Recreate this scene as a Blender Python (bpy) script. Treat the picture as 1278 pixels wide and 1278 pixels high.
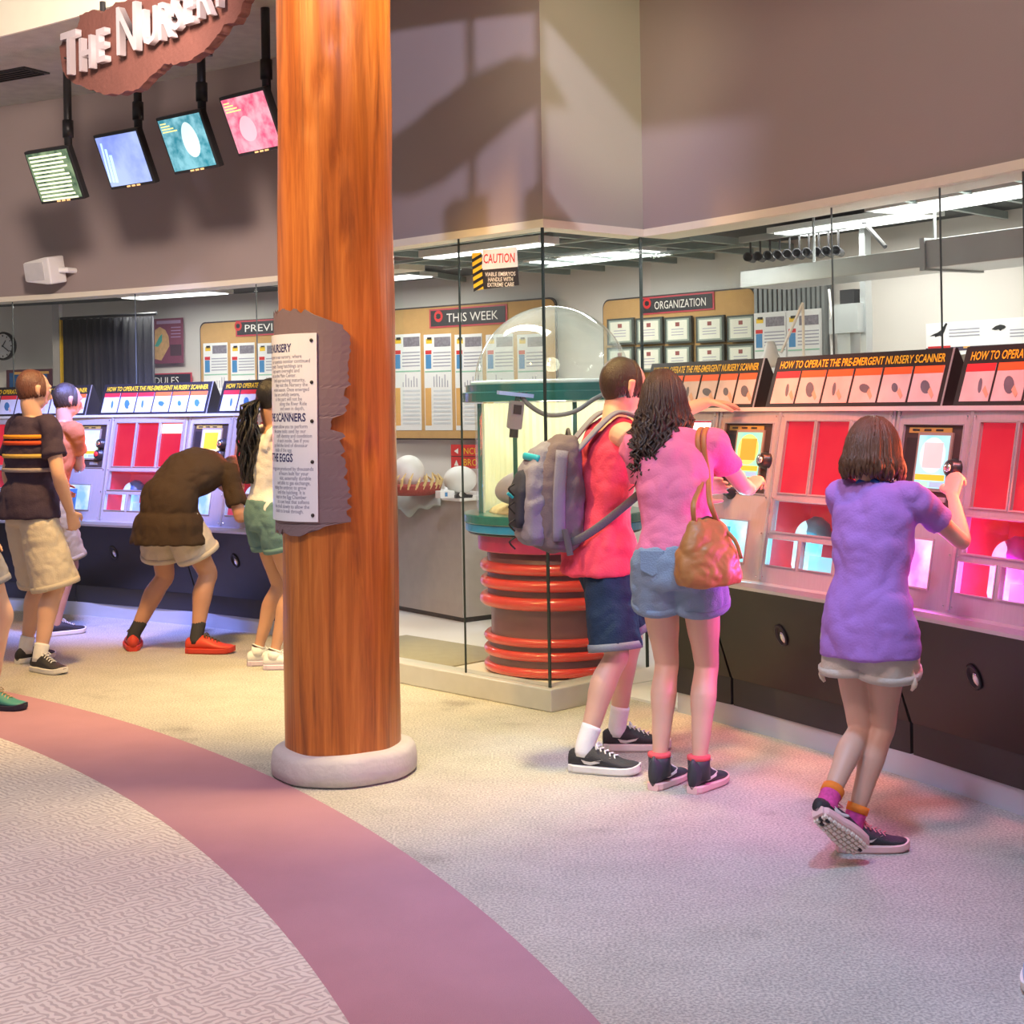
import bpy, bmesh, math, random
from mathutils import Vector, Matrix, Euler
random.seed(7)
scene = bpy.context.scene
for o in list(bpy.data.objects): bpy.data.objects.remove(o, do_unlink=True)
COL = scene.collection
PI = math.pi

# ------------------------------------------------------------------ camera
FPX, CAMH, ROLL, HOR, CXP = 1850.0, 1.55, math.atan(0.017), 502.0, 639.0
cam = bpy.data.cameras.new('camera'); cam_o = bpy.data.objects.new('camera', cam); COL.objects.link(cam_o)
cam.sensor_fit = 'HORIZONTAL'; cam.sensor_width = 36.0; cam.lens = FPX/1278*36.0
cam.shift_y = -(639.0-HOR)/1278.0; cam.clip_end = 100
ck, sk = math.cos(ROLL), math.sin(ROLL)
cam_o.matrix_world = Matrix(((ck, sk, 0, 0), (0, 0, -1, 0), (-sk, ck, 0, CAMH), (0, 0, 0, 1)))
scene.camera = cam_o

# ------------------------------------------------------------------ world, lamps, exposure
w = bpy.data.worlds.new('world'); scene.world = w; w.use_nodes = True
w.node_tree.nodes['Background'].inputs[0].default_value = (1.0, 0.93, 0.92, 1)
w.node_tree.nodes['Background'].inputs[1].default_value = 0.2
scene.view_settings.view_transform = 'Standard'; scene.view_settings.look = 'None'
scene.view_settings.gamma = 1.0; scene.view_settings.use_curve_mapping = False
scene.view_settings.exposure = 0.48

def lamp(name, kind, loc, target, power, color, size=0.3, spot=60, blend=0.6, size_y=None):
    l = bpy.data.lights.new(name, kind); l.energy = power; l.color = color
    if kind == 'AREA':
        l.size = size
        if size_y: l.shape = 'RECTANGLE'; l.size_y = size_y
    else: l.shadow_soft_size = size
    if kind == 'SPOT': l.spot_size = math.radians(spot); l.spot_blend = blend
    o = bpy.data.objects.new(name, l); COL.objects.link(o); o.location = loc
    if target is not None:
        o.rotation_euler = (Vector(target)-Vector(loc)).to_track_quat('-Z', 'Y').to_euler()
    return o
# ceiling spots of the hall
lamp('spot_amber_column', 'SPOT', (-2.9, 4.0, 4.6), (-0.75, 6.2, 2.5), 560, (1.0, .56, .17), .12, 30, .5)
lamp('spot_pink_column', 'SPOT', (0.6, 4.2, 3.9), (-0.6, 6.2, 1.1), 60, (1.0, .25, .42), .1, 24, .8)
lamp('spot_yellow_floor', 'SPOT', (-0.2, 6.2, 4.7), (-0.45, 7.3, 0), 1150, (1.0, .78, .32), .25, 58, .8)
lamp('spot_orange_floor', 'SPOT', (-2.2, 7.6, 3.9), (-2.3, 8.6, 0), 520, (1.0, .60, .20), .25, 75, .8)
lamp('spot_blue_floor', 'SPOT', (1.0, 3.4, 4.7), (1.5, 5.0, 0), 420, (.28, .60, 1.0), .25, 60, .8)
lamp('spot_pink_floor', 'SPOT', (-0.6, 2.6, 4.6), (-0.4, 3.9, 0), 250, (1.0, .66, .70), .3, 70, .8)
lamp('spot_white_floor', 'SPOT', (-2.2, 3.4, 4.6), (-1.9, 5.4, 0), 230, (1.0, .90, .90), .3, 75, .8)
lamp('spot_lilac_wall', 'SPOT', (-0.2, 3.6, 5.0), (-0.2, 7.9, 3.1), 430, (.76, .72, 1.0), .05, 44, .6)
lamp('spot_cream_wall', 'SPOT', (0.95, 4.3, 3.95), (0.5, 7.75, 3.3), 240, (1.0, .93, .58), .15, 24, .7)
lamp('spot_mauve_wall', 'SPOT', (-0.3, 3.0, 4.6), (1.75, 6.6, 3.0), 190, (1.0, .84, .74), .3, 56, .9)
lamp('spot_left_wall', 'SPOT', (-1.9, 6.4, 3.9), (-3.2, 11.6, 2.9), 640, (1.0, .80, .68), .3, 70, .9)
lamp('spot_people', 'SPOT', (-0.4, 2.6, 4.4), (0.9, 5.8, 1.2), 200, (1.0, .86, .90), .3, 32, .9)
# added coloured spots that tint the consoles; no fittings hang there
lamp('added_spot_red', 'SPOT', (0.75, 5.75, 3.1), (1.15, 6.45, 1.15), 230, (1.0, .20, .08), .12, 44, .8)
lamp('added_spot_orange', 'SPOT', (1.35, 4.75, 3.0), (1.62, 5.6, 1.2), 150, (1.0, .22, .20), .12, 44, .8)
lamp('added_spot_blue', 'SPOT', (-2.6, 9.3, 3.1), (-2.75, 10.9, 1.0), 900, (.24, .30, 1.0), .12, 66, .8)

# ------------------------------------------------------------------ pixel -> place
CC = Vector((-9.5, 0.45))        # centre of the round hall
R_LIP, R_BASE, R_GLASS, R_BACK = 12.2, 12.4, 12.7, 14.2
def pab(x, y):
    dx, dy = x-CXP, y-HOR
    return (dx*ck-dy*sk)/FPX, (dx*sk+dy*ck)/FPX
def at(x, y, Y):
    a, b = pab(x, y); return Vector((a*Y, Y, CAMH-b*Y))
def on_floor(x, y, z=0.0):
    a, b = pab(x, y); Y = (CAMH-z)/b; return Vector((a*Y, Y, z))
def on_round(x, y, r):
    a, b = pab(x, y); d = Vector((a, 1.0)); A = d.dot(d); B = -2*d.dot(CC); C = CC.dot(CC)-r*r
    t = (-B+math.sqrt(B*B-4*A*C))/(2*A); return Vector((a*t, t, CAMH-b*t))
def theta(x, y, r):
    p = on_round(x, y, r); return math.atan2(p.y-CC.y, p.x-CC.x)
def polar(r, th, z=0.0): return Vector((CC.x+r*math.cos(th), CC.y+r*math.sin(th), z))
class Plane:     # an upright plane through two places; local x runs to the right, local y away from the hall
    def __init__(s, p0, p1):
        s.p0 = Vector((p0[0], p0[1], 0)); s.p1 = Vector((p1[0], p1[1], 0)); d = s.p1-s.p0
        s.w = d.length; s.d = d/s.w; s.rz = math.atan2(d.y, d.x); s.o = (s.p0+s.p1)/2
    def uz(s, x, y):
        a, b = pab(x, y); n = Vector((-s.d.y, s.d.x)); q = Vector((a, 1.0))
        t = n.dot(s.o.xy)/n.dot(q); p = Vector((a*t, t)); return (p-s.o.xy).dot(s.d.xy), CAMH-b*t
    def mat(s, off=0.0):
        m = Matrix.Rotation(s.rz, 4, 'Z'); m.translation = s.o+m.to_3x3()@Vector((0, off, 0)); return m

# ------------------------------------------------------------------ materials
MATS = {}
def pm(name, c, rough=.55, metal=0., var=.12, vs=12., bump=0., bs=60., emit=None, es=0., coat=0., spec=.5, stretch=None, sss=0.):
    if name in MATS: return MATS[name]
    m = bpy.data.materials.new(name); m.use_nodes = True; nt = m.node_tree; N, L = nt.nodes, nt.links
    b = N['Principled BSDF']; b.inputs['Roughness'].default_value = rough; b.inputs['Metallic'].default_value = metal
    b.inputs['Specular IOR Level'].default_value = spec; b.inputs['Coat Weight'].default_value = coat
    b.inputs['Coat Roughness'].default_value = .08
    tc = N.new('ShaderNodeTexCoord'); src = tc.outputs['Object']
    if stretch:
        mp = N.new('ShaderNodeMapping'); mp.inputs['Scale'].default_value = stretch; L.new(src, mp.inputs[0]); src = mp.outputs[0]
    n = N.new('ShaderNodeTexNoise'); n.inputs['Scale'].default_value = vs; n.inputs['Detail'].default_value = 4; L.new(src, n.inputs[0])
    r = N.new('ShaderNodeMix'); r.data_type = 'RGBA'
    r.inputs['A'].default_value = (*[max(0, v*(1-var)) for v in c], 1); r.inputs['B'].default_value = (*[min(1, v*(1+var)) for v in c], 1)
    L.new(n.outputs[0], r.inputs['Factor']); L.new(r.outputs['Result'], b.inputs['Base Color'])
    if bump:
        n2 = N.new('ShaderNodeTexNoise'); n2.inputs['Scale'].default_value = bs; n2.inputs['Detail'].default_value = 3; L.new(src, n2.inputs[0])
        bp = N.new('ShaderNodeBump'); bp.inputs['Strength'].default_value = bump; bp.inputs['Distance'].default_value = .01
        L.new(n2.outputs[0], bp.inputs['Height']); L.new(bp.outputs[0], b.inputs['Normal'])
    if emit: b.inputs['Emission Color'].default_value = (*emit, 1); b.inputs['Emission Strength'].default_value = es
    if sss: b.inputs['Subsurface Weight'].default_value = sss; b.inputs['Subsurface Radius'].default_value = (.02, .008, .005)
    MATS[name] = m; return m
def glass(name, tint=(.97, 1, .985), refl=.9, rough=.0, dens=.03):
    if name in MATS: return MATS[name]
    m = bpy.data.materials.new(name); m.use_nodes = True; N, L = m.node_tree.nodes, m.node_tree.links
    N.remove(N['Principled BSDF']); out = N['Material Output']
    t = N.new('ShaderNodeBsdfTransparent'); t.inputs[0].default_value = (*tint, 1)
    g = N.new('ShaderNodeBsdfGlossy'); g.inputs['Roughness'].default_value = rough; g.inputs[0].default_value = (1, 1, 1, 1)
    d = N.new('ShaderNodeBsdfDiffuse'); d.inputs[0].default_value = (.9, .95, .93, 1)
    lw = N.new('ShaderNodeLayerWeight'); lw.inputs[0].default_value = .5
    pw = N.new('ShaderNodeMath'); pw.operation = 'POWER'; pw.inputs[1].default_value = 4.0; L.new(lw.outputs['Facing'], pw.inputs[0])
    mu = N.new('ShaderNodeMath'); mu.operation = 'MULTIPLY_ADD'; mu.inputs[1].default_value = refl*.6; mu.inputs[2].default_value = .025*refl; L.new(pw.outputs[0], mu.inputs[0])
    m0 = N.new('ShaderNodeMixShader'); m0.inputs[0].default_value = dens; L.new(t.outputs[0], m0.inputs[1]); L.new(d.outputs[0], m0.inputs[2])
    m1 = N.new('ShaderNodeMixShader'); L.new(mu.outputs[0], m1.inputs[0]); L.new(m0.outputs[0], m1.inputs[1]); L.new(g.outputs[0], m1.inputs[2])
    L.new(m1.outputs[0], out.inputs[0]); MATS[name] = m; return m
def emis(name, c, s, c2=None, vs=6., stretch=None):
    if name in MATS: return MATS[name]
    m = bpy.data.materials.new(name); m.use_nodes = True; N, L = m.node_tree.nodes, m.node_tree.links
    b = N['Principled BSDF']; b.inputs['Base Color'].default_value = (*[v*.3 for v in c], 1); b.inputs['Roughness'].default_value = .25
    b.inputs['Emission Strength'].default_value = s
    tc = N.new('ShaderNodeTexCoord'); src = tc.outputs['Object']
    if stretch:
        mp = N.new('ShaderNodeMapping'); mp.inputs['Scale'].default_value = stretch; L.new(src, mp.inputs[0]); src = mp.outputs[0]
    n = N.new('ShaderNodeTexNoise'); n.inputs['Scale'].default_value = vs; n.inputs['Detail'].default_value = 5; L.new(src, n.inputs[0])
    rp = N.new('ShaderNodeValToRGB'); rp.color_ramp.elements[0].position = .35; rp.color_ramp.elements[1].position = .65
    rp.color_ramp.elements[0].color = (*c, 1); rp.color_ramp.elements[1].color = (*(c2 or [min(1, v*1.1) for v in c]), 1)
    L.new(n.outputs[0], rp.inputs[0]); L.new(rp.outputs[0], b.inputs['Emission Color']); MATS[name] = m; return m

# ------------------------------------------------------------------ mesh builder
class MB:
    def __init__(s): s.v = []; s.f = []
    def add(s, vs, fs):
        o = len(s.v); s.v += [Vector(p) for p in vs]; s.f += [tuple(i+o for i in q) for q in fs]; return s
    def box(s, x0, x1, y0, y1, z0, z1, M=None):
        vs = [Vector((x, y, z)) for x in (x0, x1) for y in (y0, y1) for z in (z0, z1)]
        if M: vs = [M@p for p in vs]
        return s.add(vs, [(0, 1, 3, 2), (4, 6, 7, 5), (0, 4, 5, 1), (2, 3, 7, 6), (0, 2, 6, 4), (1, 5, 7, 3)])
    def prism(s, poly, a, b, fn):      # poly 2D, extruded from a to b, fn(p, t)->3D
        n = len(poly); vs = [fn(p, a) for p in poly]+[fn(p, b) for p in poly]
        return s.add(vs, [tuple(range(n))[::-1], tuple(range(n, 2*n))]+[(i, (i+1) % n, n+(i+1) % n, n+i) for i in range(n)])
    def rings(s, rs, cap=True):
        n = len(rs[0]); vs = [p for r in rs for p in r]; fs = []
        for k in range(len(rs)-1):
            for i in range(n): j = (i+1) % n; fs.append((k*n+i, k*n+j, (k+1)*n+j, (k+1)*n+i))
        if cap: fs += [tuple(range(n))[::-1], tuple(range((len(rs)-1)*n, len(rs)*n))]
        return s.add(vs, fs)
    def lathe(s, prof, n=32, c=(0, 0, 0), cap=True):
        c = Vector(c); return s.rings([[c+Vector((r*math.cos(2*PI*i/n), r*math.sin(2*PI*i/n), z)) for i in range(n)] for r, z in prof], cap)
    def tube(s, pts, r, n=8, flat=None, smooth=0, up=None, cap=True, ends=False):
        """pts path; r number or list; flat=(a,b) scales the two cross axes"""
        P = [Vector(p) for p in pts]; R = list(r) if isinstance(r, (list, tuple)) else [r]*len(P)
        if smooth: P, R = catmull(P, R, smooth)
        if ends:   # rounded ends
            d0 = (P[0]-P[1]).normalized(); d1 = (P[-1]-P[-2]).normalized(); r0, r1 = avg(R[0]), avg(R[-1])
            P = [P[0]+d0*r0*.95, P[0]+d0*r0*.75]+P+[P[-1]+d1*r1*.75, P[-1]+d1*r1*.95]
            R = [scl(R[0], .25), scl(R[0], .68)]+R+[scl(R[-1], .68), scl(R[-1], .25)]
        fr = None; rs = []
        for i, p in enumerate(P):
            t = (P[min(i+1, len(P)-1)]-P[max(i-1, 0)])
            if t.length < 1e-9: t = Vector((0, 0, 1))
            t.normalize()
            if fr is None:
                ref = Vector(up) if up is not None else (Vector((0, 0, 1)) if abs(t.z) < .9 else Vector((1, 0, 0)))
                fr = (ref-t*ref.dot(t)).normalized()
            else:
                q = Vector(up) if up is not None else fr
                if (q-t*q.dot(t)).length < .05: q = fr
                fr = (q-t*q.dot(t)).normalized()
            bn = t.cross(fr); ri = R[i]; ra, rb = ri if isinstance(ri, (tuple, list)) else (ri, ri)
            if flat: ra, rb = ra*flat[0], rb*flat[1]
            rs.append([p+fr*ra*math.cos(2*PI*k/n)+bn*rb*math.sin(2*PI*k/n) for k in range(n)])
        return s.rings(rs, cap)
    def ell(s, c, rad, M=None, n=16, m=10, zmin=-1., zmax=1.):
        c = Vector(c); rs = []
        a0, a1 = math.asin(zmin), math.asin(zmax)
        for k in range(m+1):
            a = a0+(a1-a0)*k/m; cr = max(math.cos(a), .02)
            ring = [Vector((rad[0]*cr*math.cos(2*PI*i/n), rad[1]*cr*math.sin(2*PI*i/n), rad[2]*math.sin(a))) for i in range(n)]
            rs.append([c+(M@p if M else p) for p in ring])
        return s.rings(rs)
    def xf(s, M): s.v = [M@p for p in s.v]; return s
    def build(s, name, mat, parent=None, smooth=False, bevel=0., M=None):
        me = bpy.data.meshes.new(name); me.from_pydata([tuple(p) for p in s.v], [], s.f); me.update()
        bm = bmesh.new(); bm.from_mesh(me); bmesh.ops.recalc_face_normals(bm, faces=bm.faces[:]); bm.to_mesh(me); bm.free()
        if smooth:
            for p in me.polygons: p.use_smooth = True
        return link(name, me, mat, parent, bevel, M)
def link(name, me, mat, parent=None, bevel=0., M=None):
    if mat is not None:
        if not me.materials: me.materials.append(mat)
    o = bpy.data.objects.new(name, me); COL.objects.link(o)
    if parent is not None: o.parent = parent
    if M is not None: o.matrix_local = M
    if bevel:
        b = o.modifiers.new('bevel', 'BEVEL'); b.width = bevel; b.segments = 2; b.limit_method = 'ANGLE'
    return o
def avg(r): return (r[0]+r[1])/2 if isinstance(r, (tuple, list)) else r
def scl(r, k): return (r[0]*k, r[1]*k) if isinstance(r, (tuple, list)) else r*k
def catmull(P, R, k):
    R = [r if isinstance(r, (tuple, list)) else (r, r) for r in R]; Q = []; S = []; n = len(P)
    for i in range(n-1):
        p0, p1, p2, p3 = P[max(i-1, 0)], P[i], P[i+1], P[min(i+2, n-1)]
        for j in range(k):
            t = j/k; Q.append(.5*((2*p1)+(p2-p0)*t+(2*p0-5*p1+4*p2-p3)*t*t+(3*p1-p0-3*p2+p3)*t**3))
            u = t*t*(3-2*t); S.append((R[i][0]*(1-u)+R[i+1][0]*u, R[i][1]*(1-u)+R[i+1][1]*u))
    Q.append(P[-1]); S.append(R[-1]); return Q, S
def empty(name, loc=(0, 0, 0), rz=0., M=None):
    o = bpy.data.objects.new(name, None); COL.objects.link(o); o.empty_display_size = .1
    if M is not None: o.matrix_world = M
    else: o.location = loc; o.rotation_euler = (0, 0, rz)
    return o
def tag(o, label, cat, group=None):
    o['label'] = label; o['category'] = cat
    if group: o['group'] = group
    return o
def struct(o): o['kind'] = 'structure'; return o
def copy_part(o, parent, M=None, mat=None):
    c = o.copy(); COL.objects.link(c); c.parent = parent
    if M is not None: c.matrix_local = M
    return c
TXT = {}
def text_mesh(body, size=1., xs=1., align='CENTER', extrude=0., bold=0., space=1., line=1.):
    key = (body, size, xs, align, extrude, bold, space, line)
    if key in TXT: return TXT[key].copy()
    c = bpy.data.curves.new('lettering', 'FONT'); c.body = body; c.size = size; c.align_x = align; c.extrude = extrude; c.offset = bold
    c.space_character = space; c.space_line = line; c.resolution_u = 2
    o = bpy.data.objects.new('lettering', c); COL.objects.link(o); dg = bpy.context.evaluated_depsgraph_get(); dg.update()
    me = bpy.data.meshes.new_from_object(o.evaluated_get(dg)); bpy.data.objects.remove(o, do_unlink=True); bpy.data.curves.remove(c)
    me.materials.clear(); me.name = 'lettering'
    me.transform(Matrix.Diagonal((xs, 1, 1, 1))); TXT[key] = me; return me.copy()
def upright(M=None):   # text lies in xy: stand it up in xz, facing -y
    r = Matrix.Rotation(PI/2, 4, 'X'); return (M@r) if M is not None else r
def text(body, size, mat, parent, x, y, z, xs=1., align='CENTER', extrude=.0006, bold=0., name='lettering', tilt=0., space=1., line=1.):
    me = text_mesh(body, size, xs, align, extrude, bold, space, line)
    M = Matrix.Translation((x, y, z))@Matrix.Rotation(tilt, 4, 'X')@Matrix.Rotation(PI/2, 4, 'X')
    return link(name, me, mat, parent, 0, M)
def quad(name, mat, parent, x0, x1, z0, z1, y, th=.002):
    return MB().box(x0, x1, y-th, y, z0, z1).build(name, mat, parent)
# ------------------------------------------------------------------ surfaces
M_wall = pm('wall_paint', (.34, .275, .262), .75, var=.05, vs=1.5, bump=.08, bs=140)
M_cream = pm('cream_trim', (.80, .74, .60), .5, var=.04)
M_black = pm('black_metal', (.018, .018, .02), .4, var=.2)
M_white = pm('white_plastic', (.82, .81, .78), .4, var=.03)
M_lab = pm('lab_wall_paint', (.74, .70, .64), .7, var=.04, vs=2)
M_labfloor = pm('lab_floor_vinyl', (.80, .80, .78), .35, var=.05, vs=3)
M_dark = pm('dark_ceiling', (.05, .06, .058), .7, var=.2)
M_beam = pm('ceiling_grid_steel', (.30, .36, .34), .5, metal=.3)
M_ceil = pm('grey_ceiling_tile', (.50, .50, .40), .9, var=.25, vs=9, bump=.3, bs=90)
M_glass = glass('clear_pane', (.98, 1, .99), .45, 0., .004)
M_seam = pm('dark_seam', (.02, .035, .035), .35)
M_alu = pm('brushed_aluminium', (.60, .60, .63), .38, metal=.75, var=.12, vs=30, stretch=(1, 1, 12))
M_curb = pm('curb_steel', (.62, .63, .64), .4, metal=.35, var=.08)

def floor_material():
    m = pm('hall_carpet', (.60, .575, .52), .95, var=.16, vs=5, bump=.5, bs=320, spec=.1); nt = m.node_tree; N, L = nt.nodes, nt.links
    b = N['Principled BSDF']; old = b.inputs['Base Color'].links[0].from_socket
    tc = N.new('ShaderNodeTexCoord'); n = N.new('ShaderNodeTexNoise'); n.inputs['Scale'].default_value = 110; n.inputs['Detail'].default_value = 2; L.new(tc.outputs['Object'], n.inputs[0])
    r = N.new('ShaderNodeValToRGB'); r.color_ramp.elements[0].position = .38; r.color_ramp.elements[1].position = .62
    r.color_ramp.elements[0].color = (.62, .62, .64, 1); r.color_ramp.elements[1].color = (1, 1, 1, 1); L.new(n.outputs[0], r.inputs[0])
    s = N.new('ShaderNodeTexNoise'); s.inputs['Scale'].default_value = 2.3; s.inputs['Detail'].default_value = 6; L.new(tc.outputs['Object'], s.inputs[0])
    r2 = N.new('ShaderNodeValToRGB'); r2.color_ramp.elements[0].position = .27; r2.color_ramp.elements[1].position = .40
    r2.color_ramp.elements[0].color = (.72, .71, .72, 1); r2.color_ramp.elements[1].color = (1, 1, 1, 1); L.new(s.outputs[0], r2.inputs[0])
    a = N.new('ShaderNodeMix'); a.data_type = 'RGBA'; a.blend_type = 'MULTIPLY'; a.inputs['Factor'].default_value = 1; L.new(old, a.inputs['A']); L.new(r.outputs[0], a.inputs['B'])
    c = N.new('ShaderNodeMix'); c.data_type = 'RGBA'; c.blend_type = 'MULTIPLY'; c.inputs['Factor'].default_value = 1; L.new(a.outputs['Result'], c.inputs['A']); L.new(r2.outputs[0], c.inputs['B'])
    L.new(c.outputs['Result'], b.inputs['Base Color']); return m
def herringbone_material():
    m = pm('herringbone_carpet', (.66, .61, .57), .95, var=.06, vs=3, spec=.1); nt = m.node_tree; N, L = nt.nodes, nt.links
    b = N['Principled BSDF']; old = b.inputs['Base Color'].links[0].from_socket; tc = N.new('ShaderNodeTexCoord')
    ws = []
    for rot in (.9, 2.35):
        mp = N.new('ShaderNodeMapping'); mp.inputs['Rotation'].default_value = (0, 0, rot); L.new(tc.outputs['Object'], mp.inputs[0])
        wv = N.new('ShaderNodeTexWave'); wv.inputs['Scale'].default_value = 13.0; wv.inputs['Distortion'].default_value = 4.5; wv.inputs['Detail'].default_value = 1.5; wv.inputs['Detail Scale'].default_value = 2.2
        L.new(mp.outputs[0], wv.inputs[0]); ws.append(wv)
    v = N.new('ShaderNodeTexVoronoi'); v.inputs['Scale'].default_value = 19.0; L.new(tc.outputs['Object'], v.inputs[0])
    g = N.new('ShaderNodeMath'); g.operation = 'GREATER_THAN'; g.inputs[1].default_value = .5
    sp = N.new('ShaderNodeSeparateColor'); L.new(v.outputs['Color'], sp.inputs[0]); L.new(sp.outputs[0], g.inputs[0])
    mx = N.new('ShaderNodeMix'); mx.data_type = 'FLOAT'; L.new(g.outputs[0], mx.inputs[0]); L.new(ws[0].outputs['Fac'], mx.inputs[2]); L.new(ws[1].outputs['Fac'], mx.inputs[3])
    r = N.new('ShaderNodeValToRGB'); r.color_ramp.elements[0].position = .25; r.color_ramp.elements[1].position = .55
    r.color_ramp.elements[0].color = (.76, .73, .75, 1); r.color_ramp.elements[1].color = (1.06, 1.06, 1.06, 1); L.new(mx.outputs[0], r.inputs[0])
    a = N.new('ShaderNodeMix'); a.data_type = 'RGBA'; a.blend_type = 'MULTIPLY'; a.inputs['Factor'].default_value = 1; L.new(old, a.inputs['A']); L.new(r.outputs[0], a.inputs['B'])
    L.new(a.outputs['Result'], b.inputs['Base Color'])
    bp = N.new('ShaderNodeBump'); bp.inputs['Strength'].default_value = .4; bp.inputs['Distance'].default_value = .004; L.new(mx.outputs[0], bp.inputs['Height']); L.new(bp.outputs[0], b.inputs['Normal'])
    return m
M_band = pm('mauve_carpet', (.45, .245, .30), .95, var=.09, vs=4, bump=.4, bs=300, spec=.1)

# ------------------------------------------------------------------ floor
struct(MB().box(-8, 5.5, -3, 16.5, -.05, 0).build('floor', floor_material()))
def disc(name, c, r, z0, z1, mat, a0, a1, r_in=0.0, n=90):
    o, i = [], []
    for k in range(n+1):
        a = a0+(a1-a0)*k/n; d = Vector((math.cos(a), math.sin(a), 0)); o.append(Vector(c)+d*r); i.append(Vector(c)+d*r_in)
    m = MB(); up = Vector((0, 0, 1))
    m.rings([[p+up*z1 for p in (i[k], o[k])]+[p+up*z0 for p in (o[k], i[k])] for k in range(n+1)]); return m.build(name, mat)
struct(disc('floor_mauve_band', (-9.177, .65, 0), 9.85, 0, .003, M_band, math.radians(-18), math.radians(78), 8.2))
struct(disc('floor_herringbone', (-9.813, .249, 0), 9.996, 0, .006, herringbone_material(), math.radians(-18), math.radians(78), 3.0))

# ------------------------------------------------------------------ booth plan
Cn = Vector((.171, 7.452)); a44 = math.radians(44.0)
DL = Vector((-math.sin(a44), math.cos(a44))); DR = Vector((math.cos(a44), math.sin(a44)))
def run_to(p, d, r):
    q = p-CC; B = q.dot(d); return -B+math.sqrt(B*B-(q.dot(q)-r*r))
BL = Cn+DL*2.15                                   # hidden end behind the log column
JR = Cn+DR*run_to(Cn, DR, R_GLASS); JL = BL+DR*run_to(BL, DR, R_GLASS)
th_of = lambda p: math.atan2(p.y-CC.y, p.x-CC.x)
TH_JR, TH_JL = th_of(JR), th_of(JL)
Z_SOF, Z_GL = 2.465, 2.425
def arc(name, r0, r1, a0, a1, z0, z1, mat, n=40, parent=None):
    m = MB(); m.rings([[polar(r, a, z) for r, z in ((r0, z0), (r1, z0), (r1, z1), (r0, z1))] for a in [a0+(a1-a0)*k/n for k in range(n+1)]])
    return m.build(name, mat, parent)
def slab(name, p, q, th, z0, z1, mat, parent=None, side=1):
    d = (q-p).normalized(); nrm = Vector((-d.y, d.x))*th*side
    m = MB(); poly = [p, q, q+nrm, p+nrm]; m.prism(poly, z0, z1, lambda t, z: Vector((t.x, t.y, z))); return m.build(name, mat, parent)
A0, A1 = math.radians(6), math.radians(76)
struct(arc('wall_right', R_GLASS, R_GLASS+.2, A0, TH_JR, Z_SOF, 5.4, M_wall))
struct(arc('wall_left', R_GLASS, R_GLASS+.2, TH_JL, A1, Z_SOF, 5.4, M_wall))
def mitre(name, polyg, z0, z1, mat): return struct(MB().prism(polyg, z0, z1, lambda t, z: Vector((t.x, t.y, z))).build(name, mat))
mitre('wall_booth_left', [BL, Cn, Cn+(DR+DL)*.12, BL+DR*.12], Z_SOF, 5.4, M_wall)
mitre('wall_booth_right', [Cn, JR, JR+DL*.12, Cn+(DR+DL)*.12], Z_SOF, 5.4, (pm('wall_paint_lit', (.42, .39, .33), .7, var=.04, vs=1.5, bump=.08, bs=140)))  # wall paint lightened on this face, its brighter lighting put into the colour
struct(slab('wall_booth_end', BL, JL, .12, Z_SOF, 5.4, M_wall, side=-1))
# cream edge under the walls, then the head rail of the glass
nd = lambda p, q: Vector(((q-p).normalized().y, -(q-p).normalized().x))
struct(arc('trim_1', R_GLASS-.025, R_GLASS+.2, A0, TH_JR, Z_GL, Z_SOF, M_cream)); struct(arc('trim_2', R_GLASS-.025, R_GLASS+.2, TH_JL, A1, Z_GL, Z_SOF, M_cream))
e_ = .025
mitre('trim_3', [BL-DR*e_, Cn-(DR+DL)*e_, Cn+(DR+DL)*.11, BL+DR*.11], Z_GL, Z_SOF, M_cream); mitre('trim_4', [Cn-(DR+DL)*e_, JR-DL*e_, JR+DL*.11, Cn+(DR+DL)*.11], Z_GL, Z_SOF, M_cream)
# hall ceiling: low ring, then a bright upstand
struct(arc('ceiling', 11.15, R_GLASS+.2, A0, A1, 4.0, 4.06, M_ceil, 50))
struct(arc('ceiling_upstand', 11.13, 11.15, A0, A1, 4.0, 5.4, pm('cream_upstand', (.86, .83, .66), .8, var=.03), 50))
th0 = theta(10, 105, 11.9)
tv = empty('ceiling_vent', polar(11.9, th0, 4.0), th0-PI/2); MB().box(-.3, .3, -.12, .12, -.012, 0).build('vent_frame', M_black, tv)
for k in range(5): MB().box(-.27, .27, -.10+k*.045, -.085+k*.045, -.02, -.012).build('slat', M_black, tv)
tag(tv, 'dark slotted air vent set in the grey ceiling', 'vent')

# ------------------------------------------------------------------ curb and panes
def pane(p, q, z0, z1, parent, name='pane'):
    return slab(name, p, q, .012, z0, z1, M_glass, parent)
def seam(p, z0, z1, parent, d=Vector((1, 0)), wd=.016, mat=None):
    n = Vector((-d.y, d.x)); m = MB(); m.prism([p-d*wd/2+n*.002, p+d*wd/2+n*.002, p+d*wd/2+n*.010, p-d*wd/2+n*.010], z0, z1, lambda t, z: Vector((t.x, t.y, z)))
    return m.build('seam', mat or M_seam, parent)
curb = MB(); ofl, ofr = nd(BL, Cn)*.05, nd(Cn, JR)*.05
P0, P1, P2 = BL+ofl, Cn+ofl+ofr, JR+ofr-DR*.35; ins = .13
curb.prism([P0, P1, P2, P2-ofr.normalized()*ins, P1-(ofl+ofr)/.05*ins, P0-ofl.normalized()*ins], 0, .113, lambda t, z: Vector((t.x, t.y, z)))
struct(curb.build('trim_5', M_curb, bevel=.006))
w1 = struct(empty('window_1'))
sx = on_floor(579, 840, .113); tS = (Vector((sx.x, sx.y))-Cn).dot(DL)
g = .006
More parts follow.
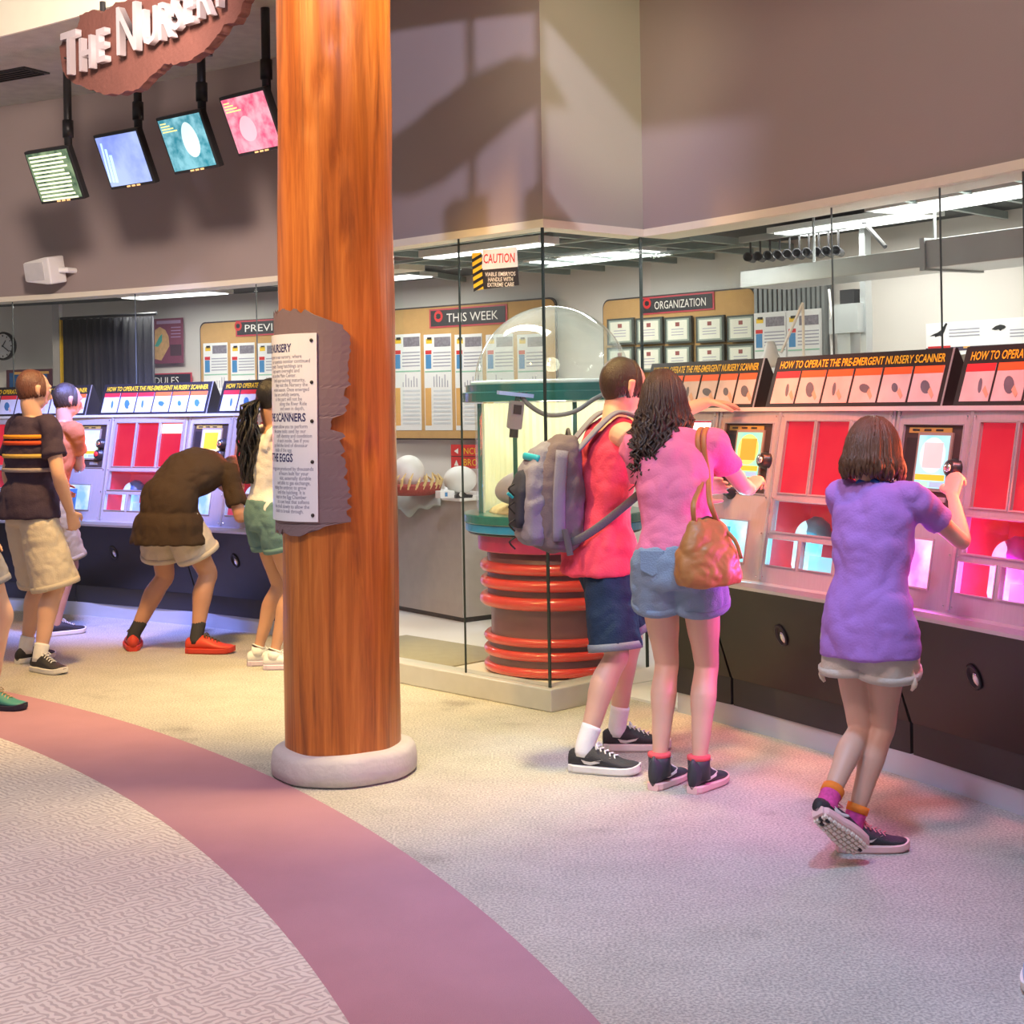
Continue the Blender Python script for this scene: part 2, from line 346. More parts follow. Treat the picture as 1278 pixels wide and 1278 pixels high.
pane(BL, Cn+DL*(tS+g), .113, Z_GL, w1); pane(Cn+DL*(tS-g), Cn+DL*g, .113, Z_GL, w1); pane(Cn+DR*g, JR-DR*g, .113, Z_GL, w1)
seam(Cn+DL*tS, .113, Z_GL, w1, DL, .008); seam(Cn, .113, Z_GL, w1, DL, .016); seam(JR-DR*.02, .113, Z_GL, w1, DR, .018)
w2 = struct(empty('window_2')); w3 = struct(empty('window_3'))
def round_panes(cuts, parent, z0, seams):
    for a, b in zip(cuts[:-1], cuts[1:]):
        e = .0006*(1 if b > a else -1); pa, pb = polar(R_GLASS+.02, a+e), polar(R_GLASS+.02, b-e); pane(pb.xy if b > a else pa.xy, pa.xy if b > a else pb.xy, z0, Z_GL, parent)
    for s in seams: d = Vector((math.sin(s), -math.cos(s))); seam(polar(R_GLASS+.02, s).xy, z0, Z_GL, parent, d, .004, pm('grey_seam', (.10, .12, .12), .35))
R1, R2, R3 = theta(1033, 300, R_GLASS), theta(1168, 300, R_GLASS), theta(1272, 300, R_GLASS)
round_panes([TH_JR-.002, R1, R2, R3, R3-.1], w2, 1.49, [R1, R2, R3])
L1, L2, L3 = theta(13, 400, R_GLASS), theta(166, 400, R_GLASS), theta(317, 400, R_GLASS)
round_panes([TH_JL+.002, L3, L2, L1, L1+.1], w3, 1.49, [L1, L2, L3])

# ------------------------------------------------------------------ the laboratory behind the glass
struct(arc('wall_lab', R_BACK, R_BACK+.15, A0, A1, 0, 2.52, M_lab, 60))
struct(arc('floor_lab', 12.42, R_BACK, A0, A1, 0.0, .012, M_labfloor, 50))
struct(MB().prism([BL+DR*.1-DL*.12, Cn+DR*.1+DL*.1, JR-DR*.05+DL*.1, JR+DR*.6, JL+DR*.5], 0, .016, lambda t, z: Vector((t.x, t.y, z))).build('floor_booth', M_labfloor))
struct(arc('ceiling_lab', R_GLASS+.2, R_BACK+.15, A0, A1, 2.52, 2.56, M_dark, 50))
struct(MB().prism([BL+(DR-DL)*.13, Cn+(DR+DL)*.13, JR+DL*.13, JR+DR*.3, JL+DR*.3], 2.5, 2.515, lambda t, z: Vector((t.x, t.y, z))).build('ceiling_booth', M_dark))
# steel grid under the dark ceiling: each bar its own piece
grid = struct(empty('ceiling_grid'))
for k in range(7):
    p = Cn+DL*(.1+k*.33)+DR*.08; q = p+DR*2.4; slab('grid_bar', p, q, .035, 2.455, 2.495, M_beam, grid)
for k in range(4):
    p = Cn+DR*(.25+k*.5)+DL*.05; q = p+DL*2.1; slab('grid_bar', p, q, .03, 2.44, 2.456, M_beam, grid)
for k in range(9):
    a = math.radians(22+k*1.5)if k < 6 else math.radians(48+(k-6)*3)
    p, q = polar(R_GLASS+.1, a), polar(R_BACK-.02, a+.03); slab('grid_bar', p.xy, q.xy, .03, 2.47, 2.51, M_beam, grid)
# fluorescent fixtures
M_tube = emis('fluorescent_diffuser', (1.0, .98, .94), 2.6)
def fixture(th, r, lng=1.1, wd=.3, power=55, label='', z=2.50):
    e = empty('ceiling_light', polar(r, th, z), th-PI/2)
    MB().box(-lng/2, lng/2, -wd/2, wd/2, -.03, .0).build('housing', M_white, e)
    MB().box(-lng/2+.03, lng/2-.03, -wd/2+.03, wd/2-.03, -.036, -.03).build('diffuser', M_tube, e)
    tag(e, label, 'light', 'lab ceiling lights')
    p = polar(r, th, z-.045); lamp('lab_light', 'AREA', p, p-Vector((0, 0, 1)), power, (1, .97, .92), lng*.9, size_y=wd*.8).rotation_euler = (0, 0, th-PI/2)
a = theta(1215, 247, 13.4)
fixture(a, 13.4, 1.1, .35, 7, 'fluorescent panel in the lab ceiling above the dinosaur chart')
fixture(math.radians(33.5), 13.6, 1.0, .3, 10, 'fluorescent panel in the lab ceiling above the certificate board')
fixture(math.radians(42), 13.5, 1.0, .3, 12, 'fluorescent panel in the lab ceiling behind the domed machine')
fixture(math.radians(51), 13.5, 1.0, .3, 10, 'fluorescent panel in the lab ceiling by the previous-week board')
fixture(math.radians(60), 13.5, 1.0, .3, 10, 'fluorescent panel in the lab ceiling beside the black curtain')
# strip light inside the booth
bl = empty('ceiling_light', (Cn+DL*.9+DR*.45).to_3d()+Vector((0, 0, 2.43)), math.atan2(DL.y, DL.x))
MB().box(-.5, .5, -.08, .08, -.02, .02).build('housing', M_white, bl); MB().box(-.48, .48, -.06, .06, -.026, -.02).build('diffuser', M_tube, bl)
tag(bl, 'strip light under the booth ceiling above the domed machine', 'light', 'lab ceiling lights')
p = bl.location-Vector((0, 0, .04)); lamp('booth_light', 'AREA', p, p-Vector((0, 0, 1)), 14, (1, .98, .9), .9, size_y=.12).rotation_euler = (0, 0, bl.rotation_euler.z)

# ------------------------------------------------------------------ log column
def wood_material():
    m = bpy.data.materials.new('peeled_log_wood'); m.use_nodes = True; N, L = m.node_tree.nodes, m.node_tree.links; b = N['Principled BSDF']
    b.inputs['Roughness'].default_value = .38; b.inputs['Coat Weight'].default_value = .25; b.inputs['Coat Roughness'].default_value = .3
    tc = N.new('ShaderNodeTexCoord'); mp = N.new('ShaderNodeMapping'); mp.inputs['Scale'].default_value = (14, 14, .7); L.new(tc.outputs['Object'], mp.inputs[0])
    n = N.new('ShaderNodeTexNoise'); n.inputs['Scale'].default_value = 1.6; n.inputs['Detail'].default_value = 8; n.inputs['Roughness'].default_value = .62; n.inputs['Distortion'].default_value = .6; L.new(mp.outputs[0], n.inputs[0])
    r = N.new('ShaderNodeValToRGB'); e = r.color_ramp.elements; e[0].position = .28; e[0].color = (.20, .05, .008, 1); e[1].position = .72; e[1].color = (.70, .26, .05, 1)
    x = e.new(.5); x.color = (.50, .15, .022, 1); L.new(n.outputs[0], r.inputs[0]); L.new(r.outputs[0], b.inputs['Base Color'])
    mp2 = N.new('ShaderNodeMapping'); mp2.inputs['Scale'].default_value = (40, 40, 2); L.new(tc.outputs['Object'], mp2.inputs[0])
    n2 = N.new('ShaderNodeTexNoise'); n2.inputs['Scale'].default_value = 1.5; n2.inputs['Detail'].default_value = 4; L.new(mp2.outputs[0], n2.inputs[0])
    bp = N.new('ShaderNodeBump'); bp.inputs['Strength'].default_value = .35; bp.inputs['Distance'].default_value = .006; L.new(n2.outputs[0], bp.inputs['Height']); L.new(bp.outputs[0], b.inputs['Normal'])
    return m
KC = Vector((-.738, 6.275, 0)); colm = empty('log_column', KC)
RL = .243; lg = MB(); rs = []; nseg, nz = 72, 150
phi_cam = math.atan2(-KC.y, -KC.x)               # direction of the viewer side
for k in range(nz+1):
    z = .10+(4.9-.10)*k/nz; ring = []
    for i in range(nseg):
        a = 2*PI*i/nseg; d = (a-phi_cam+PI) % (2*PI)-PI
        r = RL*(1.0-.006*(z-1))+.004*math.sin(3*a+1.7*z)+.003*math.sin(5*a-2.3*z+1)+.002*math.sin(9*a+7*z)
        ridge = -.10+.10*math.sin(z*1.3+.4)+.05*math.sin(z*5.1)                     # a hewn shelf running up the front
        if z > 1.7: r += .013*(1/(1+math.exp((d-ridge)*40))-.5)*min(1, (z-1.7)*1.5)
        for (ka, kz, kr) in ((-.25, 2.86, .012), (.05, 2.55, .014), (-.05, 3.05, .012), (-.5, 2.7, .008), (.12, 2.25, .01), (.55, 1.35, .01), (.3, .9, .008)):
            r -= kr*math.exp(-((d-ka)/.10)**2-((z-kz)/.06)**2)
        ring.append(Vector((r*math.cos(a)+.0085*(z-1), r*math.sin(a), z)))
    rs.append(ring)
lg.rings(rs); lg.build('log', wood_material(), colm, True)
bs = MB(); rs = []
for r, z in ((.285, 0), (.303, .012), (.306, .05), (.300, .095), (.288, .115), (.262, .124), (.20, .125)):
    rs.append([Vector(((r+.004*math.sin(3*a+1)+.003*math.sin(8*a))*math.cos(a), (r+.004*math.sin(3*a+1)+.003*math.sin(8*a))*math.sin(a), z+(.004*math.sin(4*a) if z > .02 else 0))) for a in [2*PI*i/64 for i in range(64)]])
bs.rings(rs); bs.build('footing', pm('rough_plaster', (.55, .53, .55), .8, var=.12, vs=9, bump=.5, bs=28), colm, True)
tag(colm, 'thick orange peeled log column on a round plaster footing', 'column')
# notice wrapped round the log
def wrap(phi, r, z): a = phi_cam+phi; return KC+Vector((r*math.cos(a)+.0085*(z-1), r*math.sin(a), z))
nb = empty('notice_board', wrap(-.9, .25, 1.02)); NBI = Matrix.Translation(-nb.location)
random.seed(3); bk = MB(); rs = []; m = 60
for k in range(m+1):
    t = k/m; z = 1.03+.905*t; edge = .10+random.uniform(-.05, .06)+.05*math.sin(9*t+1)
    if t < .05: edge = -.45+t*7
    if t > .93: edge = .10-(t-.93)*9
    if abs(t-.49) < .03: edge -= .22
    ring = []
    rr_ = .262
    for j in range(19):
        ph = -2.25+(edge+2.25)*j/18; zz = z+(.018*math.sin(ph*23)*(1 if t in (0, 1) else 0)); ring.append((ph, zz))
    rs.append([wrap(ph, rr_+.008, zz) for ph, zz in ring]+[wrap(ph, rr_-.004, zz) for ph, zz in ring[::-1]])
bk.rings(rs).xf(NBI); bk.build('backing', pm('purple_brown_board', (.205, .150, .170), .6, var=.1, vs=8), nb)
pl = MB(); rs = []
for z in (1.078, 1.845): rs.append([wrap(-2.15+(1.83)*j/24, .279, z) for j in range(25)]+[wrap(-.32-(1.83)*j/24, .273, z) for j in range(25)])
pl.rings(rs).xf(NBI); pl.build('panel', pm('white_sign_panel', (.84, .88, .97), .35, var=.02), nb, False)
M_ink = pm('navy_ink', (.03, .035, .16), .6); M_ink2 = pm('grey_blue_ink', (.20, .22, .36), .6)
def wrapped(body, size, z, phi_end, mat, xs=1., bold=0.):
    me = text_mesh(body, size, xs, 'RIGHT', 0, bold)
    for v in me.vertices: p = wrap(phi_end+v.co.x/.28, .2797, z+v.co.y)-nb.location; v.co = p
    link('lettering', me, mat, nb)
wrapped('THE NURSERY', .047, 1.772, -.76, M_ink, .8, .0012); wrapped('THE SCANNERS', .047, 1.487, -.50, M_ink, .8, .0012); wrapped('ABOUT THE EGGS', .047, 1.322, -.74, M_ink, .8, .0012)
para1 = ['Welcome to our nursery, where', 'our scientists monitor continued', 'growth. Young hatchlings are', 'kept warm overnight and', 'sent to the Main Center.', 'Until approaching maturity,', 'they visit the Nursery the', 'whole season. Once emerged', 'they are awfully aware,', 'so this part will not be', 'along the River Ride', 'and seen in depth,', 'only images.']
ends1 = [-.56, -.42, -.55, -.6, -.66, -.5, -.46, -.44, -.6, -.56, -.48, -.52, -.74]
for i, (t_, e_) in enumerate(zip(para1, ends1)): wrapped(t_, .0225, 1.745-i*.0193, e_, M_ink2, .86)
para2 = ['The scanners allow you to perform', 'the same tests used by our', 'staff: identity and condition', 'of each inside. See if you', 'can find the kind of dinosaur', 'inside of the egg.']
for i, (t_, e_) in enumerate(zip(para2, [-.47, -.5, -.40, -.45, -.47, -.75])): wrapped(t_, .0225, 1.459-i*.0193, e_, M_ink2, .86)
para3 = ['The eggs are produced by thousands', 'of hours built for your', 'visit, externally durable', 'and able to gas exchange,', 'letting the embryo to grow', 'until the hatching. It is', 'kept in the Egg Chamber', 'at a set heat that softens', 'the shell slowly to allow the', 'chick to break through.']
for i, (t_, e_) in enumerate(zip(para3, [-.38, -.46, -.42, -.43, -.5, -.52, -.5, -.45, -.45, -.55])): wrapped(t_, .0225, 1.286-i*.0193, e_, M_ink2, .86)
for z in (1.815, 1.645, 1.487, 1.322, 1.105):
    c = wrap(-.40, .279, z)-nb.location; MB().ell(c, (.008, .008, .008), n=10, m=6).build('bolt', M_black, nb, True)
tag(nb, 'white printed notice on ragged purple board wrapped round the log column', 'sign')

# ------------------------------------------------------------------ hanging sign
def hanging_sign():
    pl = Plane(on_round(90, 80, 11.0).xy, on_round(310, 20, 11.0).xy); root = empty('hanging_sign', M=pl.mat()); 
    out = [(80, 60), (88, 45), (103, 35), (105, 20), (120, 13), (133, 18), (150, 5), (165, 1), (178, -12), (200, -25), (225, -34), (250, -45), (280, -42), (303, -25), (316, -8), (309, 5), (304, 20), (298, 29), (285, 33), (277, 45), (268, 56), (257, 68), (240, 77), (222, 81), (211, 80), (203, 88), (192, 98), (178, 112), (165, 115), (150, 119), (135, 118), (118, 112), (100, 107), (88, 97), (83, 86)]
    poly = []
    q = [Vector(pl.uz(*p)) for p in out]
    for a, b in zip(q, q[1:]+q[:1]):
        for j in range(4):
            p = a.lerp(b, j/4); poly.append(p+Vector((random.uniform(-.006, .006), random.uniform(-.006, .006))))
    MB().prism(poly, -.03, .03, lambda p, t: Vector((p.x, t, p.y))).build('slab', pm('rust_brown_slab', (.15, .055, .042), .75, var=.2, vs=6, bump=.5, bs=40), root)
    M_l = pm('pale_lilac_letter', (.40, .35, .37), .5, var=.04)
    pos = {'T': (84, 95, .265), 'H': (106, 89, .20), 'E': (128, 79, .20), 'N': (153, 70, .285), 'U': (186, 58, .21), 'R': (207, 51, .21), 'S': (224, 39, .21), 'e': (239, 32, .21), 'r': (256, 24, .21), 'Y': (274, 12, .21)}
    for ch, (px, py, h) in pos.items():
        px += 13-.02*px; py += 3
        u, z = pl.uz(px, py); me = text_mesh(ch.upper(), h*1.38, .80, 'LEFT', .02, .004)
        link('letter', me, M_l, root, 0, Matrix.Translation((u, -.085, z))@Matrix.Rotation(PI/2, 4, 'X'))
    for px in (118, 250):
        u, z = pl.uz(px, 0); MB().tube([(u, .055, z-.3), (u, .055, 4.0)], .018, 10).build('hanger_pipe', M_black, root)
    # small standoffs that carry the letters
    for px, py in ((95, 75), (165, 50), (230, 25), (285, 0)): u, z = pl.uz(px, py); MB().tube([(u, -.08, z), (u, -.02, z)], .006, 6).build('standoff', M_black, root)
    tag(root, 'rust brown ragged sign with raised letters THE NURSERY hanging from ceiling', 'sign'); return root
hanging_sign()

# ------------------------------------------------------------------ monitors on drop pipes
def monitor(px, py, label, kind, pipe_px):
    r = 11.75; c = on_round(px, py, r); th = th_of(c.xy); root = empty('hanging_monitor', c, th-PI/2)
    T = Matrix.Rotation(math.radians(23), 4, 'X'); W, Hh = .225, .19
    MB().box(-W, W, -.02, .03, -Hh, Hh, T).build('casing', M_black, root, bevel=.006)
    MB().box(-.10, .10, .03, .07, -.09, .09, T).build('back_box', M_black, root)
    w_, h_ = W-.018, Hh-.02
    cols = {'text': ((.05, .10, .06), (.30, .40, .22)), 'blue': ((.22, .30, .85), (.50, .62, 1)), 'egg': ((.03, .25, .33), (.30, .65, .75)), 'pink': ((.85, .10, .22), (1, .50, .58))}[kind]
    MB().box(-w_, w_, -.024, -.02, -h_, h_, T).build('screen', emis('monitor_'+kind, cols[0], .75, cols[1], 14 if kind != 'blue' else 5, (1, 1, 1.0)), root)
    if kind == 'text':
        ml = emis('monitor_line', (.95, 1, .62), 1.0)
        for k in range(12):
            x1 = -w_+.02+random.uniform(.30, .37); x1 = min(x1, w_-.01); MB().box(-w_+.02, x1, -.026, -.024, h_-.025-k*.028-.009, h_-.025-k*.028+.004, T).build('text_line', ml, root)
    elif kind in ('egg', 'pink'):
        pc = (.70, .95, .92) if kind == 'egg' else (1, .48, .56)
        R = T@Matrix.Translation((.05, -.025, .015) if kind == 'egg' else (-.04, -.025, -.03)); e = MB()
        poly = [(.075*math.cos(a)*(1-.12*math.sin(a)), (.115 if kind == 'egg' else .08)*math.sin(a)) for a in [2*PI*i/28 for i in range(28)]]
        e.prism(poly, -.0015, .0005, lambda p, t: R@Vector((p[0], t, p[1]))); e.build('egg_picture', emis('monitor_egg_'+kind, pc, .8), root)
        my = emis('monitor_caption', (1, .85, .30), .9)
        for k in range(4): MB().box(-w_+.015, -w_+.07+.03*k, -.026, -.024, h_-.03-k*.018, h_-.022-k*.018, T).build('text_line', my, root)
    else:
        for k in range(3): MB().box(-w_+.02+.03*k, -w_+.035+.035*k, -.026, -.024, -h_+.01, h_-.06-.04*k, T@Matrix.Rotation(.12, 4, 'Y')).build('streak', emis('monitor_streak', (.6, .95, 1), .8), root)
    mo = emis('menu_button', (1, .5, .2), 1.0)
    for k in range(3): MB().box(-.05+k*.05, -.02+k*.05, -.026, -.02, -Hh+.004, -Hh+.014, T).build('menu_button', mo, root)
    yp = .06; zt = 4.0-c.z
    MB().tube([(.06, yp, .0), (.06, yp, zt)], .028, 12).build('drop_pipe', M_black, root, True)
    MB().tube([(.06, yp, .26), (.06, yp, .38)], .038, 12).build('pipe_collar', M_black, root, True)
    MB().tube([(.06, .0, .05), (.06, yp, .05)], .02, 8).build('bracket', M_black, root)
    tag(root, label, 'monitor', 'monitors hanging below the ceiling')
monitor(70, 218, 'hanging monitor showing rows of yellow green text', 'text', 85)
monitor(157, 198, 'hanging monitor showing a pale blue streaked picture', 'blue', 175)
monitor(236, 177, 'hanging monitor showing a teal picture of a pale egg', 'egg', 256)
monitor(316, 152, 'hanging monitor showing a pink nest picture beside the log column', 'pink', 337)

# ------------------------------------------------------------------ wall speakers
def speaker(px, py, label, flip=1):
    c = on_round(px, py, R_GLASS-.12); th = th_of(c.xy); e = empty('wall_speaker', c, th-PI/2)
    T = Matrix.Rotation(math.radians(10), 4, 'X'); b = MB(); b.prism([(-.17, -.07), (-.17, .08), (.05, .11), (.10, .11), (.10, -.10), (.05, -.10)], -.10, .07, lambda p, t: T@Vector((p[0], t, p[1]))); b.build('cabinet', M_white, e, bevel=.012)
    MB().box(-.16, .04, -.106, -.10, -.06, .075, T).build('grille', pm('speaker_grille', (.66, .65, .64), .7, bump=.4, bs=400), e)
    MB().tube([(.10, 0, 0), (.15, .03, 0), (.15, .13, 0)], .022, 10).build('bracket', M_white, e)
    MB().box(.12, .18, .125, .135, -.05, .05).build('bracket_plate', M_white, e)
    tag(e, label, 'speaker', 'white wall speakers')
speaker(62, 338, 'white wall speaker on the mauve wall below the hanging monitors')
sp_p = Cn+DL*1.30-DR*.14; 
def speaker2():
    e = empty('wall_speaker', (*sp_p, on_round(497, 258, 11).z*0+2.62), math.atan2(-DL.y, -DL.x))
    T = Matrix.Rotation(math.radians(14), 4, 'X'); b = MB(); b.prism([(-.16, -.07), (-.16, .08), (.05, .10), (.09, .08), (.09, -.08), (.05, -.10)], -.10, .07, lambda p, t: T@Vector((p[0], t, p[1]))); b.build('cabinet', M_white, e, bevel=.012)
    MB().box(-.15, .04, -.106, -.10, -.06, .075, T).build('grille', MATS['speaker_grille'], e)
    MB().tube([(.05, .05, .05), (.05, .10, .10), (.05, .14, .10)], .02, 8).build('bracket', M_white, e); MB().box(.02, .08, .13, .14, .06, .17).build('bracket_plate', M_white, e)
    tag(e, 'white wall speaker on the booth wall half behind the log column', 'speaker', 'white wall speakers')
speaker2()

# second hanging sign, high over the aisle: its shadow falls on the booth wall
hs2 = empty('hanging_sign', (-.24, 6.2, 3.80), math.atan2(-DL.y, -DL.x)); random.seed(11)
poly = [((.40+.05*math.sin(3*a+1)+random.uniform(-.012, .012))*math.cos(a), (.125+.03*math.sin(2*a)+random.uniform(-.008, .008))*math.sin(a)+.07*math.cos(a)) for a in [2*PI*i/60 for i in range(60)]]
MB().prism(poly, -.03, .03, lambda p, t: Vector((p[0], t, p[1]))).build('slab', MATS['rust_brown_slab'], hs2)
for u in (.02, .34): MB().tube([(u, .045, -.30), (u, .045, 1.3)], .014, 8).build('hanger_pipe', M_black, hs2)
for u in (-.02, .36): MB().box(u-.09, u+.09, .03, .07, -.46, -.28).build('information_panel', M_black, hs2)
tag(hs2, 'second rust brown sign hung high over the aisle before the booth', 'sign')
# ------------------------------------------------------------------ things on the lab wall
M_cork = pm('tan_board', (.56, .33, .12), .8, var=.1, vs=20, bump=.2, bs=120); M_rim = pm('dark_board_rim', (.05, .04, .04), .5)
M_paper = pm('white_paper', (.80, .80, .78), .7, var=.02); M_bannerk = pm('black_banner', (.03, .027, .03), .5); M_bannerr = pm('red_banner_edge', (.55, .06, .08), .5)
M_letter = pm('cream_letter', (.85, .82, .74), .5, var=.02); M_red = pm('signal_red', (.62, .03, .03), .45); M_yel = pm('signal_yellow', (.85, .55, .03), .45)
M_photo = pm('grey_scan_print', (.22, .20, .23), .5, var=.6, vs=60); M_blueprint = pm('blue_print', (.07, .25, .50), .6); M_greenline = pm('green_print', (.30, .55, .40), .6)
M_greyline = pm('grey_print', (.36, .36, .42), .6); M_tanprint = pm('orange_print', (.72, .40, .12), .6)
def rrect(x0, x1, z0, z1, r, n=5):
    pts = []
    for cx, cz, a in ((x1-r, z1-r, 0), (x0+r, z1-r, PI/2), (x0+r, z0+r, PI), (x1-r, z0+r, 1.5*PI)):
        pts += [(cx+r*math.cos(a+PI/2*k/n), cz+r*math.sin(a+PI/2*k/n)) for k in range(n+1)]
    return pts
def xz(p, t): return Vector((p[0], t, p[1]))
class Board:
    def __init__(s, name, x0, x1, y, r=14.16):
        s.pl = Plane(on_round(x0, y, r).xy, on_round(x1, y, r).xy); s.root = empty(name, M=s.pl.mat())
    def rect(s, x0, x1, y0, y1):
        xm, ym = (x0+x1)/2, (y0+y1)/2; return s.pl.uz(x0, ym)[0], s.pl.uz(x1, ym)[0], s.pl.uz(xm, y1)[1], s.pl.uz(xm, y0)[1]
    def put(s, name, mat, x0, x1, y0, y1, depth, th=.004, parent=None, r=0):
        u0, u1, z0, z1 = s.rect(x0, x1, y0, y1)
        m = MB(); m.prism(rrect(u0, u1, z0, z1, r), -depth-th, -depth, xz) if r else m.box(u0, u1, -depth-th, -depth, z0, z1)
        return m.build(name, mat, parent or s.root)
    def write(s, body, x0, x1, y0, y1, depth, mat, parent=None, bold=.0):
        u0, u1, z0, z1 = s.rect(x0, x1, y0, y1); me = text_mesh(body, 1., 1., 'LEFT', 0.0, 0.0)
        xs = [v.co.x for v in me.vertices]; ys = [v.co.y for v in me.vertices]
        sx, sy = (u1-u0)/(max(xs)-min(xs)), (z1-z0)/(max(ys)-min(ys))
        M = Matrix.Translation((u0-min(xs)*sx, -depth, z0-min(ys)*sy))@Matrix.Rotation(PI/2, 4, 'X')@Matrix.Diagonal((sx, sy, 1, 1))
        me.transform(M); return link('lettering', me, mat, parent or s.root)
def sheet(b, x0, x1, y0, y1, depth=.022, short=False):
    sh = b.put('sheet', M_paper, x0, x1, y0, y1, depth, .003); w, h = x1-x0, y1-y0; d = depth+.0035
    P = lambda n, m, a, c, e, f: b.put(n, m, x0+a*w, x0+c*w, y0+e*h, y0+f*h, d, .001, sh)
    k = 1.5 if short else 1.
    P('scan_print', M_photo, .36, .95, .03*k, .13*k); P('logo_print', M_yel, .06, .28, .05*k, .10*k); P('logo_print', M_black, .10, .26, .035*k, .065*k)
    P('heading_print', M_red, .04, .26, .17*k, .21*k); P('column_print', M_blueprint, .05, .25, .215*k, .36*k)
    for q in range(5): P('line_print', M_greyline, .32, .96, (.185+.035*q)*k, (.197+.035*q)*k)
    P('rule_print', M_greenline, .02, .98, .38*k, .395*k)
    if not short:
        for q in range(6): P('bar_print', M_greyline, .34+.1*q, .37+.1*q, .54-.02*random.randint(2, 6), .55)
        P('margin_print', M_tanprint, .04, .26, .56, .95)
        for q in range(9): P('line_print', pm('pale_line_print', (.62, .66, .68), .6), .34, .97, .58+.042*q, .60+.042*q)
def banner(b, body, x0, x1, y0, y1, tx0):
    e = b.put('banner', M_bannerr, x0, x1, y0, y1, .025, .004); b.put('banner_field', M_bannerk, x0+2, x1-2, y0+2, y1-2, .03, .002, e)
    h = y1-y0; u0, u1, z0, z1 = b.rect(tx0-h*.75, tx0-h*.1, y0+h*.2, y1-h*.2)
    R = (z1-z0)/2; MB().prism([((u0+u1)/2+R*math.cos(2*PI*i/20), (z0+z1)/2+R*math.sin(2*PI*i/20)) for i in range(20)], -.0335, -.032, xz).build('emblem', M_red, e)
    MB().prism([((u0+u1)/2+R*.5*math.cos(2*PI*i/12)*(1+.3*(i % 2)), (z0+z1)/2+R*.5*math.sin(2*PI*i/12)) for i in range(12)], -.0345, -.0335, xz).build('emblem_figure', M_black, e)
    b.write(body, tx0, x1-h*.45, y0+h*.27, y1-h*.27, .0335, M_letter, e)
b = Board('notice_board', 470, 697, 470); b.put('cork', M_rim, 470, 697, 379, 549, .0, .016, r=.06); b.put('cork', M_cork, 471.5, 695.5, 381, 547, .014, .008, r=.055)
banner(b, 'THIS WEEK', 539, 636, 383, 407, 561)
for x in (494, 532.5, 571, 610, 649): sheet(b, x, x+34, 417, 537)
tag(b.root, 'tan notice board headed THIS WEEK with a row of white data sheets', 'board')
b = Board('notice_board', 252, 470, 440); b.put('cork', M_rim, 252, 470, 396, 540, .0, .016, r=.06); b.put('cork', M_cork, 253.5, 468, 398, 538, .014, .008, r=.055)
banner(b, 'PREVIOUS WEEK', 297, 430, 397, 417, 309)
for x in (257, 291, 325, 359): sheet(b, x, x+30, 428, 530)
tag(b.root, 'tan notice board headed PREVIOUS with white data sheets beside the log column', 'board')
b = Board('certificate_board', 755, 946, 420); b.put('cork', M_rim, 755, 946, 366, 500, .0, .016, r=.06); b.put('cork', M_cork, 756.5, 945, 368, 499, .014, .008, r=.055)
banner(b, 'ORGANIZATION', 804, 895, 368, 390, 821)
M_frame = pm('dark_green_frame', (.06, .07, .06), .4); M_cert = pm('certificate_paper', (.74, .74, .62), .6, var=.03)
tag(b.root, 'tan wall board headed ORGANIZATION for framed certificates', 'board')
for row, (y0, y1) in enumerate(((396, 429), (432, 464))):
    for cI, x0 in enumerate((760, 796, 832, 871, 910)):
        k = 1-cI*.75; yy0, yy1 = y0+k*1.4, y1+k*1.4; wq = 33 if cI < 3 else 35
        f = Board('framed_certificate', x0, x0+wq, yy0, 14.11); f.put('frame', M_frame, x0, x0+wq, yy0, yy1, 0, .02); mt = f.put('mount', pm('green_mount', (.30, .36, .30), .6), x0+2.5, x0+wq-2.5, yy0+2.5, yy1-2.5, .02, .002)
        f.put('paper', M_cert, x0+4.5, x0+wq-4.5, yy0+4.5, yy1-4.5, .022, .002); f.put('seal', pm('seal_print', (.28, .08, .07), .6), x0+wq/2-2.5, x0+wq/2+2.5, yy0+7, yy0+12, .024, .001)
        for q in range(3): f.put('line_print', M_greyline, x0+9, x0+wq-9, yy0+15+q*3.5, yy0+16+q*3.5, .024, .001)
        tag(f.root, 'framed certificate with a dark red seal on the ORGANIZATION board, %s row' % ('upper' if row == 0 else 'lower'), 'certificate', 'framed certificates, %s row' % ('upper' if row == 0 else 'lower'))
# two data sheets on ribbed steel further right
b = Board('ribbed_panel', 944, 1036, 400, 14.12)
for k in range(15): b.put('rib', pm('grey_ribbed_steel', (.26, .28, .28), .5, metal=.3), 946+k*6, 949.6+k*6, 355, 470, .0, .03)
b.put('panel_sheet', pm('dark_panel', (.14, .15, .15), .5), 944, 1036, 353, 472, -.02, .02)
b.put('white_sheet_back', M_paper, 947, 1031, 388, 470, .035, .004)
sheet(b, 948, 987, 392, 470, .042, True); sheet(b, 989, 1030, 390, 470, .042, True); tag(b.root, 'grey ribbed steel wall panel holding two white data sheets', 'panel')
